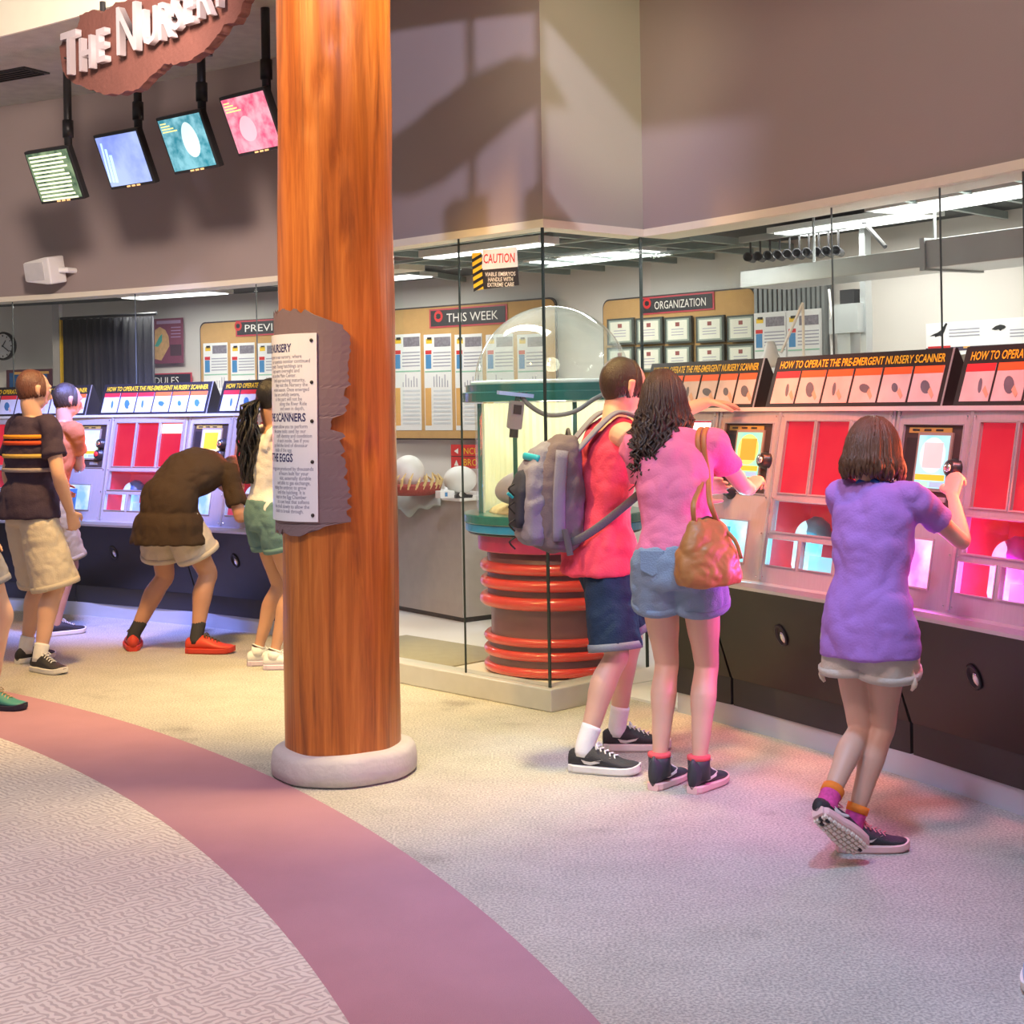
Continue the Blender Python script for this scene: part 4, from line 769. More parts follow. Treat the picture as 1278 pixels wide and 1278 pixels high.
def console(th_start, dth, glow, display, label, kpos, power=4.5, crop=0.):
    W = 2*R_LIP*math.tan(dth/2)-.001; tm = th_start-dth/2; root = empty('scanner_console', polar(R_LIP, tm), tm-PI/2); X = lambda t: -W/2+t*W; V = lambda t: LP*(1-t); gc = GLOW[glow]
    hs = (X(.045), X(.345), V(.49), V(.075)); wins = [(X(.425), X(.585), V(.475), V(.06)), (X(.603), X(.775), V(.475), V(.06)), (X(.795), X(.965), V(.475), V(.06))]
    wide = (X(.415), X(.965), V(.70), V(.525)); lows = [(X(.405), X(.575), V(.895), V(.745)), (X(.60), X(.775), V(.895), V(.745)), (X(.795), X(.965), V(.895), V(.745))]; glowin = (X(.06), X(.27), V(.90), V(.66))
    U0 = X(crop)
    if crop: wins, lows, wide = wins[2:], lows[2:], (lows[2][0], wide[1], wide[2], wide[3])
    plate(U0, W/2, 0.0, LP, [*([] if crop else [hs, glowin]), *wins, wide, *lows], .02).build('face_plate', M_plate, root)
    # raised bars between the windows
    for t in [t for t in (.004, .375, .975) if t >= crop]: panel_box(MB(), X(t), X(t)+.016, .01, LP-.005, 0, .006).build('bar', M_alu, root)
    # window panes and edges
    def edge(h, parent, wd=.006):
        m = MB(); u0, u1, v0, v1 = h
        for a in ((u0-wd, u1+wd, v1, v1+wd), (u0-wd, u1+wd, v0-wd, v0), (u0-wd, u0, v0, v1), (u1, u1+wd, v0, v1)): panel_box(m, *a, 0., .005)
        m.build('window_edge', M_alu, parent)
    for i, h in enumerate(wins):
        p = panel_box(MB(), h[0], h[1], h[2], h[3], -.016, -.010).build('red_window', M_redpane, root); edge(h, p)
        if i == len(wins)-1: panel_box(MB(), h[0]+.008, h[1]-.008, h[3]-.075, h[3]-.008, -.0095, -.004).build('heat_lamp', M_lampglow, p)
    # cavity behind the low windows
    cav = MB(); u0, u1, v0, v1 = X(max(.395, crop+.01)), X(.975), V(.93), V(.515); panel_box(cav, u0, u1, v0, v1, -.24, -.225); panel_box(cav, u0-.01, u0, v0, v1, -.225, -.021); panel_box(cav, u1, u1+.01, v0, v1, -.225, -.021); panel_box(cav, u0, u1, v1, v1+.01, -.225, -.021)
    cav.build('cavity', M_redback, root); panel_box(MB(), u0, u1, v0-.01, v0, -.225, -.021).build('cavity_floor', M_white, root)
    g = panel_box(MB(), wide[0], wide[1], wide[2], wide[3], -.012, -.008).build('clear_window', glass('console_glass', (1, .96, .96), .7, 0, .01), root); edge(wide, g, .007)
    gm = emis('glow_'+glow, gc, .9, [min(1, c*.5+.5) for c in gc], 4.); gs = emis('glow_core_'+glow, [c*.85+.1 for c in gc], .95, [c*.3+.7 for c in gc], 7.)
    for i, h in enumerate(lows):
        p = panel_box(MB(), h[0], h[1], h[2], h[3], -.012, -.008).build('clear_window', MATS['console_glass'], root); edge(h, p, .005)
        if i == 0 and not crop: panel_box(MB(), h[0]-.005, h[0]+(h[1]-h[0])*.55, h[2]-.01, h[3]+.01, -.20, -.19).build('glow_back', gm, root)
        else: panel_box(MB(), h[0]-.005, h[1]+.005, h[2]-.012, h[2]+(h[3]-h[2])*.55, -.13, -.05).build('egg_tray', emis('tray_'+glow, [c*.7+.2 for c in gc], .7), root)
    if not crop:
        # lit egg stand seen through the wide window and the low one beneath
        eu, ev = X(.52), V(.90); ax = PT; st = MB(); rr = .062; cc = Tp(eu, ev, -.11)
        prof = [(rr*.9, 0.), (rr, .02), (rr, .10), (rr*1.02, .14)]+[(rr*1.0*math.cos(a), .145+rr*1.25*math.sin(a)) for a in [PI/2*k/9 for k in range(9)]]+[(.004, .145+rr*1.25)]
        st.rings([[cc+ax*h+(Vector((1, 0, 0))*math.cos(a)-PN*math.sin(a))*r for a in [2*PI*i/24 for i in range(24)]] for r, h in prof]); st.build('lit_egg', gs, root, True)
        hd = MB(); hd.rings([[cc+ax*h-PN*.02+Vector((.02, 0, 0))+(Vector((1, 0, 0))*math.cos(a)-PN*math.sin(a))*r for a in [2*PI*i/24 for i in range(24)]] for r, h in ((rr*1.15, .13), (rr*1.12, .17), (rr*.85, .215), (rr*.3, .24))]); hd.build('egg_hood', pm('hood_'+glow, [c*.25 for c in gc], .4), root, True)
        # glowing hand window under the display
        p = panel_box(MB(), *glowin, -.03, -.024).build('glow_window', gs, root); edge(glowin, p)
        panel_box(MB(), glowin[0], glowin[0]+(glowin[1]-glowin[0])*.35, glowin[2], glowin[3]-.03, -.024, -.015).build('egg_shadow', pm('deep_'+glow, [c*.35 for c in gc], .4, emit=gc, es=.25), p)
        # display panel
        bz = panel_box(MB(), *hs, -.016, -.006).build('display_panel', M_bezel, root); edge(hs, bz, .005); a, b_, c, d = hs; wq, hq = b_-a, d-c
        panel_box(MB(), a+.08*wq, b_-.20*wq, d-.10*hq, d-.03*hq, -.006, -.003).build('title_strip', pm('olive_strip', (.40, .28, .06), .5), bz)
        for k in range(3): panel_box(MB(), a+(.14+.2*k)*wq, a+(.26+.2*k)*wq, d-.075*hq, d-.05*hq, -.003, -.002).build('title_print', M_black, bz)
        panel_box(MB(), a+.05*wq, a+.27*wq, c+.18*hq, d-.16*hq, -.006, -.004).build('slot', M_black, bz)
        s0, s1, t0, t1 = a+.30*wq, b_-.19*wq, c+.22*hq, d-.13*hq; panel_box(MB(), s0-.012, s1+.012, t0-.012, t1+.012, -.006, .002).build('display_frame', pm('tan_bezel', (.30, .25, .20), .5), bz)
        dsp = {'mint': ((.55, 1, .9), (.8, 1, .95)), 'heat': ((.25, .85, .70), (.55, .95, .45)), 'pink': ((.30, .75, .95), (.60, .95, .95)), 'orange': ((1, .75, .35), (1, .9, .6))}[display]
        panel_box(MB(), s0, s1, t0, t1, .002, .004).build('display', emis('display_'+display, dsp[0], .75, dsp[1], 9.), bz); sw, shh = s1-s0, t1-t0
        def blob(cx, cy, rx, ry, mat, n_, name='scan_picture', sq=False):
            pts = [(-1, -1), (1, -1), (1, 1), (-1, 1)] if sq else [(math.cos(2*PI*i/24), math.sin(2*PI*i/24)) for i in range(24)]
            MB().prism(pts, n_, n_+.001, lambda p_, t: Tp(s0+(cx+p_[0]*rx)*sw, t0+(cy+p_[1]*ry)*shh, t)).build(name, mat, bz)
        if display in ('heat', 'pink'):
            blob(.5, .62, .42, .34, emis('scan_ring_'+display, (1, .85, .2) if display == 'heat' else (.75, .85, .95), .75), .004); blob(.52, .62, .31, .24, emis('scan_core_'+display, (1, .36, .04) if display == 'heat' else (1, .55, .55), .8), .005, sq=True)
        elif display == 'orange': blob(.5, .62, .36, .28, emis('scan_block', (1, .42, .04), 1.2), .004, sq=True)
        blob(.5, .20, .48, .055, emis('orange_bar', (1, .35, .03), 1.2), .005, 'menu_bar', True); blob(.25, .07, .22, .05, emis('green_bar', (.35, .9, .5), 1.0), .005, 'menu_bar', True); blob(.75, .07, .22, .05, emis('slate_bar', (.35, .45, .60), .9), .005, 'menu_bar', True)
        for (ku, kv, kc) in kpos: knob(root, a+ku*wq, c+kv*hq, .034, M_red if kc == 'r' else None)
        panel_box(MB(), a+.62*wq, a+.84*wq, c+.06*hq, c+.12*hq, -.006, .0).build('brand_plate', M_alu, bz)
    for t in [t for t in (.02, .36, .40, .985) if t >= crop]:
        for vv in (.03, .51, .72, .97): pt = Tp(X(t), V(vv), .005); MB().ell(pt, (.004, .004, .004), n=8, m=4).build('rivet', M_chrome, root)
    # lip, black base, kick band
    MB().prism([(-.035, .70), (-.04, .715), (-.035, .735), (.0, .74), (.012, .74), (.012, .70)], U0+.003, W/2-.003, lambda p_, t: Vector((t, p_[0], p_[1]))).build('lip', M_alu, root)
    MB().prism([(.012, .70), (.012, .735), (.06, .735), (.20, .23), (.18, .23)], U0, W/2, lambda p_, t: Vector((t, p_[0], p_[1]))).build('base_panel', M_blackpanel, root)
    MB().box(U0, W/2, .185, .23, .10, .235).build('kick_band', M_kick, root)
    if not crop:
        q = Vector((0, .168, -.505)).normalized(); nn = Vector((0, q.z, -q.y)); gp = Vector((X(.42), .010+.17*.42, .70-.47*.42))
        gr = MB(); gr.rings([[gp+nn*h+(Vector((1, 0, 0))*math.cos(a_)*r*.8+q*math.sin(a_)*r*1.15) for a_ in [2*PI*i/20 for i in range(20)]] for r, h in ((.042, -.004), (.046, .006), (.036, .008), (.030, -.004))]); gr.build('grommet', M_black, root, True)
        cp = MB(); cp.rings([[gp+nn*h+Vector((.008, 0, -.008))+(Vector((1, 0, 0))*math.cos(a_)*r*.6+q*math.sin(a_)*r) for a_ in [2*PI*i/16 for i in range(16)]] for r, h in ((.028, -.002), (.026, .004), (.012, .006))]); cp.build('grommet_cap', M_chrome, root, True)
    tag(root, label, 'console')
    if crop: return root
    p = root.location.xy.to_3d(); T = Matrix.Translation(root.location)@Matrix.Rotation(tm-PI/2, 4, 'Z')
    lp = T@Tp(X(.55), V(.80), -.05); lamp('egg_lamp', 'POINT', lp, None, power*.5, gc, .04)
    hl = T@Tp(X(.60), V(.25), .02); hl2 = T@Tp(X(.60), V(.3), 1.)
    a_ = lamp('heat_lamp_light', 'AREA', hl, hl2, min(power, 7)*1.1, (1, .16, .07), W*.5, size_y=.28)
    gl = T@Tp(X(.165), V(.78), .012); gl2 = T@Tp(X(.165), V(.85), 1.); lamp('hand_window_light', 'AREA', gl, gl2, power*.5, gc, .22, size_y=.16)
    return root
D = math.radians; a1, a2 = theta(905, 520, 12.34), theta(1128, 520, 12.34); dR = a1-a2; s = .045*dR
l1, l2 = theta(90, 522, 12.34), theta(241, 522, 12.34); dLf = l1-l2; sl = .045*dLf
kR = [(.94, .47, 'c'), (.30, .02, 'c')]; kL = [(.90, .55, 'c'), (.88, .30, 'r')]
console(a1+s+dR, dR, 'cyan', 'mint', 'scanner console beside the booth, hidden behind the couple', kR, 4., .66)
console(a1+s, dR, 'cyan', 'heat', 'scanner console with cyan glow and yellow orange scan on its display', kR, 8.)
console(a2+s, dR, 'magenta', 'pink', 'scanner console with magenta glow in front of the girl in purple', kR, 15.)
console(l1+sl+dLf, dLf, 'blue', 'mint', 'scanner console at the far end, behind the man in the striped shirt', kL, 5.)
console(l1+sl, dLf, 'blue', 'mint', 'scanner console with blue glow and mint green display below the curtain', kL, 6.)
console(l2+sl, dLf, 'blue', 'orange', 'scanner console with an orange display in front of the bending man', kL, 4.)
TR1, TR0, TL1, TL0 = a1+s+dR*2, a2+s-dR, l1+sl+dLf*2, l2+sl-dLf*1.0
M_ledge = pm('ledge_top', (.62, .66, .62), .35, var=.05)
struct(arc('trim_6', R_LIP+.13, R_GLASS+.0, TR0, a1+s+dR*.345, 1.49, 1.508, M_ledge, 30)); struct(arc('trim_7', R_LIP+.13, R_GLASS+.0, TL0, TL1-dLf, 1.49, 1.508, M_ledge, 30))
struct(arc('baseboard_right', R_BASE-.005, R_BASE+.05, TR0, a1+s+dR*.345, 0, .10, pm('pale_baseboard', (.50, .55, .62), .45, var=.06, vs=3), 30)); struct(arc('baseboard_left', R_BASE-.005, R_BASE+.05, TL0, TL1-dLf, 0, .10, MATS['pale_baseboard'], 30))
# end cheek of the right hand row by the booth
tm = a1+s+dR; 
# ------------------------------------------------------------------ tent signs on the ledge
M_tent = pm('black_tent_board', (.02, .018, .018), .45); M_tenty = pm('tent_yellow', (.82, .55, .02), .5); M_tento = pm('tent_orange', (.80, .14, .03), .5); M_tentr = pm('tent_red', (.65, .03, .04), .5)
M_tpic = pm('pale_photo_print', (.62, .52, .50), .5, var=.25, vs=9); M_tblob = pm('grey_photo_print', (.13, .13, .16), .5, var=.4, vs=20); M_thand = pm('tan_photo_print', (.62, .38, .25), .5)
def tent(t0, t1, label, blue=False):
    r = R_LIP+.15; p0, p1 = polar(r, t0), polar(r, t1); pl = Plane(p0.xy, p1.xy); e = empty('instruction_sign', M=Matrix.Translation((0, 0, 1.508))@pl.mat()); W = pl.w; h = .225; sl = .075
    MB().prism([(0, 0), (sl, h), (sl+.012, h), (.20, 0), (.185, 0), (.185, 0)], -W/2, W/2, lambda p_, t: Vector((t, p_[0], p_[1]))).build('board', M_tent, e)
    Lf = math.hypot(sl, h); tv = Vector((0, sl, h))/Lf; nv = Vector((0, -tv.z, tv.y)); F = lambda u, v, n=0.: Vector((u, 0, 0))+tv*v+nv*n
    def fb(name, mat, u0, u1, v0, v1, n0, n1, parent): return MB().add([F(u, v, n) for u in (u0, u1) for v in (v0, v1) for n in (n0, n1)], [(0, 1, 3, 2), (4, 6, 7, 5), (0, 4, 5, 1), (2, 3, 7, 6), (0, 2, 6, 4), (1, 5, 7, 3)]).build(name, mat, parent)
    fb('edge_strip', M_alu, W/2-.008, W/2, .0, Lf, 0, .003, e)
    me = text_mesh('HOW TO OPERATE THE PRE-EMERGENT NURSERY SCANNER', 1., 1., 'LEFT', 0, .018); xs = [v.co.x for v in me.vertices]; ys = [v.co.y for v in me.vertices]; sx = (W*.93)/(max(xs)-min(xs)); sy = .036/(max(ys)-min(ys))
    for v in me.vertices: v.co = F(-W*.465+(v.co.x-min(xs))*sx, Lf*.76+(v.co.y-min(ys))*sy, .0015)
    link('lettering', me, M_tenty, e); pw = W*.955/6
    for k in range(6):
        u0 = -W*.478+k*pw+.006; u1 = u0+pw-.014; pn = fb('picture', M_tpic if not blue else pm('pale_blue_photo', (.58, .64, .82), .5, var=.15, vs=9), u0, u1, Lf*.07, Lf*.70, 0, .002, e); fb('heading_strip', M_tentr if k < (1 if not blue else 3) else M_tento, u0, u1, Lf*.57, Lf*.70, .002, .003, pn)
        um, vm = u0+(u1-u0)*(.62, .5, .4, .5, .52, .5)[k], Lf*.33; rx, ry = ((.012, .03), (.03, .035), (.012, .03), (.035, .02), (.02, .02), (.028, .028))[k]
        MB().prism([(um+rx*math.cos(2*PI*i/14+.4), vm+ry*math.sin(2*PI*i/14)) for i in range(14)], .002, .003, lambda p_, t: F(p_[0], p_[1], t)).build('photo_subject', M_tblob if not blue else pm('blue_photo_print', (.05, .17, .35), .5, var=.4, vs=20), pn)
        MB().prism([(um+.02, vm-.02), (um+.05, vm-.05), (um+.058, vm-.035), (um+.03, vm)], .003, .0038, lambda p_, t: F(min(p_[0], u1), p_[1], t)).build('photo_hand', M_thand if not blue else M_tpic, pn)
    tag(e, label, 'sign')
tA = lambda x, y=508: theta(x, y, R_LIP+.15)
tent(tA(800), tA(941), 'tent sign on the ledge behind the couple, next to the booth'); tent(tA(955), tA(1176), 'tent sign on the ledge above the cyan console, left of the girl in purple'); tent(tA(1189), tA(1189)-(tA(955)-tA(1176)), 'tent sign on the ledge above the magenta console')
wL = tA(122, 520)-tA(258, 520)
tent(tA(122, 520), tA(258, 520), 'tent sign on the ledge in front of the black curtain', True); tent(tA(107, 520)+wL, tA(107, 520), 'tent sign on the ledge below the dinosaur picture', True); tent(tA(270, 520), tA(270, 520)-wL, 'tent sign on the ledge by the long-haired woman in white', True)
# ------------------------------------------------------------------ people
UP = Vector((0, 0, 1))
M_skin = pm('skin_fair', (.66, .40, .30), .5, var=.07, vs=9, bump=.05, bs=200, sss=.12); M_skin2 = pm('skin_tan', (.50, .27, .18), .5, var=.07, vs=9, bump=.05, bs=200, sss=.1)
M_sole = pm('white_rubber', (.78, .76, .73), .6); M_lace = pm('white_lace', (.80, .80, .80), .7)
def cloth(name, c, bump=.25, bs=9., var=.08):
    return pm(name, c, .85, var=var, vs=5, bump=bump, bs=bs*14, spec=.2)
def remesh(o, vox, smooth=3, disp=0., dsize=.12):
    r = o.modifiers.new('remesh', 'REMESH'); r.mode = 'VOXEL'; r.voxel_size = vox; r.use_smooth_shade = True
    s = o.modifiers.new('smooth', 'SMOOTH'); s.iterations = smooth; s.factor = .5
    if disp:
        t = bpy.data.textures.new('folds', 'CLOUDS'); t.noise_scale = dsize; t.noise_depth = 1; t.noise_type = 'HARD_NOISE'; d = o.modifiers.new('folds', 'DISPLACE'); d.texture = t; d.strength = disp; d.mid_level = .22; d.texture_coords = 'LOCAL'
    return o
def ik(a, t, l1, l2, hint):
    d = t-a; L = min(d.length, (l1+l2)*.998); d = d.normalized(); t = a+d*L
    x = (l1*l1-l2*l2+L*L)/(2*L); h = math.sqrt(max(l1*l1-x*x, 0)); q = hint-d*hint.dot(d); q.normalize(); return a+d*x+q*h, t
def hand(m, wrist, d, pn, thumb, s, curl=.5, spread=.06):
    """d finger direction, pn palm normal, thumb side vector"""
    d = d.normalized(); pn = (pn-d*pn.dot(d)).normalized(); w = d.cross(pn)
    if w.dot(thumb) < 0: w = -w          # w points to the thumb side
    K = wrist+d*.088*s
    m.tube([wrist-d*.01*s, wrist+d*.03*s, wrist+d*.065*s, K+d*.004*s], [(.027*s, .019*s), (.036*s, .016*s), (.041*s, .014*s), (.039*s, .011*s)], 14, up=w, ends=True)
    for i, (o, l) in enumerate(((.0315, .074), (.0105, .082), (-.0105, .076), (-.031, .060))):
        base = wrist+d*(.080-.006*abs(i-1.3))*s+w*o*s; dr = (d+w*spread*(1.5-i)*.8).normalized(); pts = [base]; a = 0; cu = curl*(1+.12*i)
        for seg, kk in ((.45, .6), (.31, 1.0), (.24, .8)):
            a += cu*kk; pts.append(pts[-1]+(dr*math.cos(a)+pn*math.sin(a))*l*seg*s)
        m.tube(pts, [.0100*s, .0092*s, .0084*s, .0072*s], 10, ends=True)
    tb = wrist+d*.022*s+w*.026*s; t1 = tb+(d*.62+w*.72+pn*.25).normalized()*.042*s; t2 = t1+(d*.85+w*.25+pn*(.25+curl*.5)).normalized()*.034*s; t3 = t2+(d*.9+pn*(.3+curl*.7)-w*.05).normalized()*.024*s
    m.tube([tb, t1, t2, t3], [.0155*s, .0122*s, .0105*s, .0085*s], 10, ends=True)
def shoe(root, heel_floor, fdir, up, L, mats, style, swoosh=None, hi=.0):
    """heel_floor: point under the heel; fdir: heel to toe; mats = upper, sole, lace"""
    f = fdir.normalized(); u = (up-f*up.dot(f)).normalized(); r = f.cross(u); H0 = Vector(heel_floor); k = L/.27
    wid = lambda t: (.028+.012*math.sin(min(t*2.2, 1)*PI/2)+.009*math.sin(PI*min(max((t-.35)/.6, 0), 1)))*k*(1 if t < .85 else max(.25, math.sqrt(max(0, 1-((t-.85)/.16)**2))))*(1 if t > .06 else .72)
    top = [(0, .075+hi), (.05, .088+hi), (.2, .092+hi), (.34, .098+hi*.8), (.46, .088), (.6, .070), (.75, .054), (.88, .046), (.96, .036), (1., .022)]
    def tp(t):
        for (a, b_), (c, d) in zip(top[:-1], top[1:]):
            if a <= t <= c: return b_+(d-b_)*(t-a)/(c-a)
        return .02
    rs = []; rs2 = []
    for t in [0, .03, .08, .15, .25, .35, .45, .55, .65, .75, .83, .89, .94, .97, 1.]:
        c = H0+f*L*t; w_ = wid(t); h = tp(t)*k; spring = .012*k*max(0, (t-.75)/.25)**2
        ring = []
        for j in range(18):
            a = 2*PI*j/18; ca, sa = math.cos(a), math.sin(a); narrow = 1-.35*max(0, sa)**1.5*(1 if t < .5 else .6); y = .018*k+spring+(h-.018*k)*(.5+.5*sa) if True else 0
            ring.append(c+r*w_*ca*narrow*(1 if sa > -.8 else .8)+u*y)
        rs.append(ring)
        sh = .028*k; we = w_*1.09+.002
        rs2.append([c+r*we*x+u*(y+spring) for x, y in ((-1, .008*k), (-1.02, sh), (-.8, sh+.003), (.8, sh+.003), (1.02, sh), (1, .008*k), (.85, 0), (-.85, 0))])
    sh_o = MB().rings(rs).build('shoe', mats[0], root, True); so = MB().rings(rs2).build('sole', mats[1], sh_o, False, .002)
    for q in range(5):
        t = .40+.065*q; c = H0+f*L*t+u*(tp(t)*k+.003); wq = wid(t)*.42
        MB().tube([c-r*wq-u*.008*k, c-r*wq*.3+u*.001+f*.006, c+r*wq*.3+u*.001-f*.006, c+r*wq-u*.008*k], .0032*k, 6).build('lace', mats[2], sh_o)
    c = H0+f*L*.40+u*(tp(.40)*k+.006)
    for sg in (-1, 1): MB().tube([c, c+r*sg*.018*k+u*.010*k, c+r*sg*.030*k-u*.004*k+f*.012, c+r*sg*.014*k-u*.001], .0028*k, 6, smooth=3).build('lace', mats[2], sh_o)
    if swoosh:
        pts = [(.20, .052), (.24, .036), (.32, .031), (.45, .043), (.62, .066), (.46, .052), (.34, .045), (.27, .047)]
        for sg in (-1, 1):
            m = MB(); A = []; B = []
            for t, y in pts:
                hh = tp(t)*k; yy = min(y*k*(1+hi*4), hh*.92); sa = max(-1, min(1, ((yy-.018*k)/(hh-.018*k)-.5)*2)); ca = math.sqrt(1-sa*sa); nr = 1-.35*max(0, sa)**1.5*(1 if t < .5 else .6); p = H0+f*L*t+r*sg*(wid(t)*ca*nr)+u*yy
                A.append(p+r*sg*.0045+u*.002); B.append(p-r*sg*.004)
            n = len(A); m.add(A+B, [tuple(range(n))]+[(i, (i+1) % n, n+(i+1) % n, n+i) for i in range(n)]); m.build('side_mark', swoosh, sh_o)
    if style == 'tread':
        wp = pm('tread_pod', (.82, .74, .64), .6); dp = pm('tread_pad', (.03, .03, .035), .6)
        for i in range(11):
            t = .07+.083*i; w_ = wid(t)*.92; n_ = 4 if .25 < t < .55 else 5
            for j in range(n_):
                x = (j-(n_-1)/2)*2*w_/n_; e_ = w_/n_*.66; c = H0+f*L*t+r*x+u*.012*k*max(0, (t-.75)/.25)**2; dark = (i in (0, 1, 10) and 0 < j < n_-1 and (i+j) % 2 == 0)
                MB().add([c+f*a*.0078*k+r*b_*e_+u*q for a in (-1, 1) for b_ in (-1, 1) for q in (-.010, .004)], [(0, 1, 3, 2), (4, 6, 7, 5), (0, 4, 5, 1), (2, 3, 7, 6), (0, 2, 6, 4), (1, 5, 7, 3)]).build('tread_pod', dp if dark else wp, sh_o)
    return sh_o
def strands(m, C, hf, hr, hu, R, n, phis, zend, rad, wave=.0, freq=3., flare=0., seed=1, jitter=.01, inward=0., back=Vector((0, 0, 0)), puff=(1.09, .11)):
    rnd = random.Random(seed)
    for i in range(n):
        ph = phis[0]+(phis[1]-phis[0])*(i+rnd.random()*.8)/n; ze = zend(ph)+rnd.uniform(-jitter, jitter)*2.5; lay = rnd.random(); o = puff[0]+puff[1]*lay; pts = []; w0 = rnd.uniform(0, 6.28)
        st = rnd.uniform(.0, .22)
        for k in range(14):
            t = k/13; el = PI/2*(1-st)-(PI/2*(1-st))*min(1, t/.42) if t < .42 else 0.
            d = hf*math.cos(ph)+hr*math.sin(ph)
            if t < .42: p = C+(d*R[0]*(1 if True else 1)*math.cos(el))*o+hu*R[2]*math.sin(el)*o+hf*(math.cos(ph)*(R[1]-R[0])*math.cos(el))*o
            else:
                q = (t-.42)/.58; z = ze*q; p = C+d*R[0]*o*(1+flare*math.sin(q*PI*.8)-inward*q*q)+hf*math.cos(ph)*(R[1]-R[0])*o+Vector((0, 0, 1))*z+back*q*q
                p += (hr*math.sin(w0+freq*q*6.28)+d*math.cos(w0*1.7+freq*q*6.28))*wave*min(1, q*2)
            pts.append(p)
        m.tube(pts, [rad*.6]+[rad]*11+[rad*.7, rad*.25], 5)
def person(label, base, heading, height, o):
    s = height/1.70; base = Vector((base[0], base[1], 0)); root = empty('person', base); h = Vector((heading[0], heading[1], 0)).normalized(); rt = Vector((h.y, -h.x, 0)); vox = o.get('vox', .006)
    def Lc(x, y, z): return rt*x*s+h*y*s+UP*z*s
    W = lambda p: Vector(p)-base                       # world place -> figure space
    fem = o.get('fem', 0); ln, sd, pv = o.get('lean', .05), o.get('side', 0.), o.get('pelvis', (0, 0)); drop = o.get('drop', 0.)
    ty = o.get('yaw', 0.); h2 = Matrix.Rotation(ty, 3, 'Z')@h; rt2 = Vector((h2.y, -h2.x, 0))
    def Sp(z):                                         # spine: place at standing height z
        t = max(0, (z-.93)/.47); return Lc(pv[0]+sd*t, pv[1]+ln*(t**1.3), z-drop*t*t*.47-o.get('sink', 0))
    skin = o.get('skin', M_skin); shw = o.get('shoulder', .175 if fem else .195); g = o.get('girth', 1.)
    hipw = .168 if fem else .158
    prof = [(.84, .120, .085), (.90, hipw, .112), (.97, hipw*.98, .112), (1.07, .128 if fem else .142, .092), (1.20, .148 if fem else .165, .108), (1.31, .155 if fem else .178, .105), (1.39, .135 if fem else .155, .082), (1.435, .075, .062)]
    def torso(m, z0, z1, grow, cut=1., last=None):
        pts, rr = [], []
        for z, a, b_ in prof:
            if z0-.001 <= z <= z1+.001: pts.append(Sp(z)); rr.append((a*s*g*(cut if z > 1.33 else 1)+grow, b_*s*g+grow))
        if prof[0][0] < z0 and not any(abs(z-z0) < .005 for z, _, _ in prof):
            zz = [p for p in prof if p[0] > z0][0]; zp = [p for p in prof if p[0] < z0][-1]; t = (z0-zp[0])/(zz[0]-zp[0]); pts.insert(0, Sp(z0)); rr.insert(0, ((zp[1]+(zz[1]-zp[1])*t)*s*g+grow, (zp[2]+(zz[2]-zp[2])*t)*s*g+grow))
        m.tube(pts, rr, 28, up=rt2, smooth=4)
    m = MB(); torso(m, .84, 1.435, -.004)
    # head
    nb_, hd = Sp(1.43), Sp(1.50)+Vector(o.get('head', (0, 0, 0)))+UP*.095*s; C = hd; hy = o.get('look', 0.); hp = o.get('nod', .15)
    hf0 = Matrix.Rotation(hy, 3, 'Z')@h2; hr = Vector((hf0.y, -hf0.x, 0)); hf = (hf0*math.cos(hp)-UP*math.sin(hp)); hu = hr.cross(hf); tl = o.get('tilt', 0.)
    if tl: Rt = Matrix.Rotation(tl, 3, hf); hr = Rt@hr; hu = Rt@hu
    HM = Matrix((hr, hf, hu)).transposed(); hs = s*o.get('headscale', 1.)
    R = (.072*hs, .092*hs, .112*hs)
    m.tube([nb_-UP*.05*s, nb_, C-hu*.075*hs-hf*.02*hs, C-hu*.03*hs-hf*.015*hs], [.062*s, .056*s, .053*s, .055*s], 16, smooth=3)
    m.ell(C+hu*.012*hs, (R[0], R[1], R[2]*.90), HM, 24, 16); m.ell(C-hu*.050*hs+hf*.020*hs, (.053*hs, .062*hs, .062*hs), HM, 18, 12)
    m.tube([C+hf*.090*hs+hu*.012*hs, C+hf*.104*hs-hu*.018*hs, C+hf*.113*hs-hu*.034*hs, C+hf*.088*hs-hu*.042*hs], [.008*hs, .010*hs, .013*hs, .010*hs], 10, ends=True)
    m.tube([C+hf*.078*hs-hu*.066*hs-hr*.022*hs, C+hf*.090*hs-hu*.064*hs, C+hf*.078*hs-hu*.066*hs+hr*.022*hs], [.006*hs, .009*hs, .006*hs], 8, ends=True)
    m.tube([C+hf*.080*hs+hu*.030*hs-hr*.045*hs, C+hf*.094*hs+hu*.030*hs, C+hf*.080*hs+hu*.030*hs+hr*.045*hs], [.008*hs, .010*hs, .008*hs], 8, ends=True)
    for q in (-1, 1): m.tube([C+hr*q*.070*hs-hf*.004*hs+hu*.028*hs, C+hr*q*.080*hs-hf*.016*hs+hu*.020*hs, C+hr*q*.078*hs-hf*.014*hs-hu*.010*hs, C+hr*q*.069*hs-hf*.004*hs-hu*.030*hs], [(.010*hs, .006*hs), (.016*hs, .007*hs), (.013*hs, .007*hs), (.007*hs, .006*hs)], 10, up=hf, ends=True)
    # arms
    J = {}; shz = 1.385; asc = s*o.get('armscale', 1.)
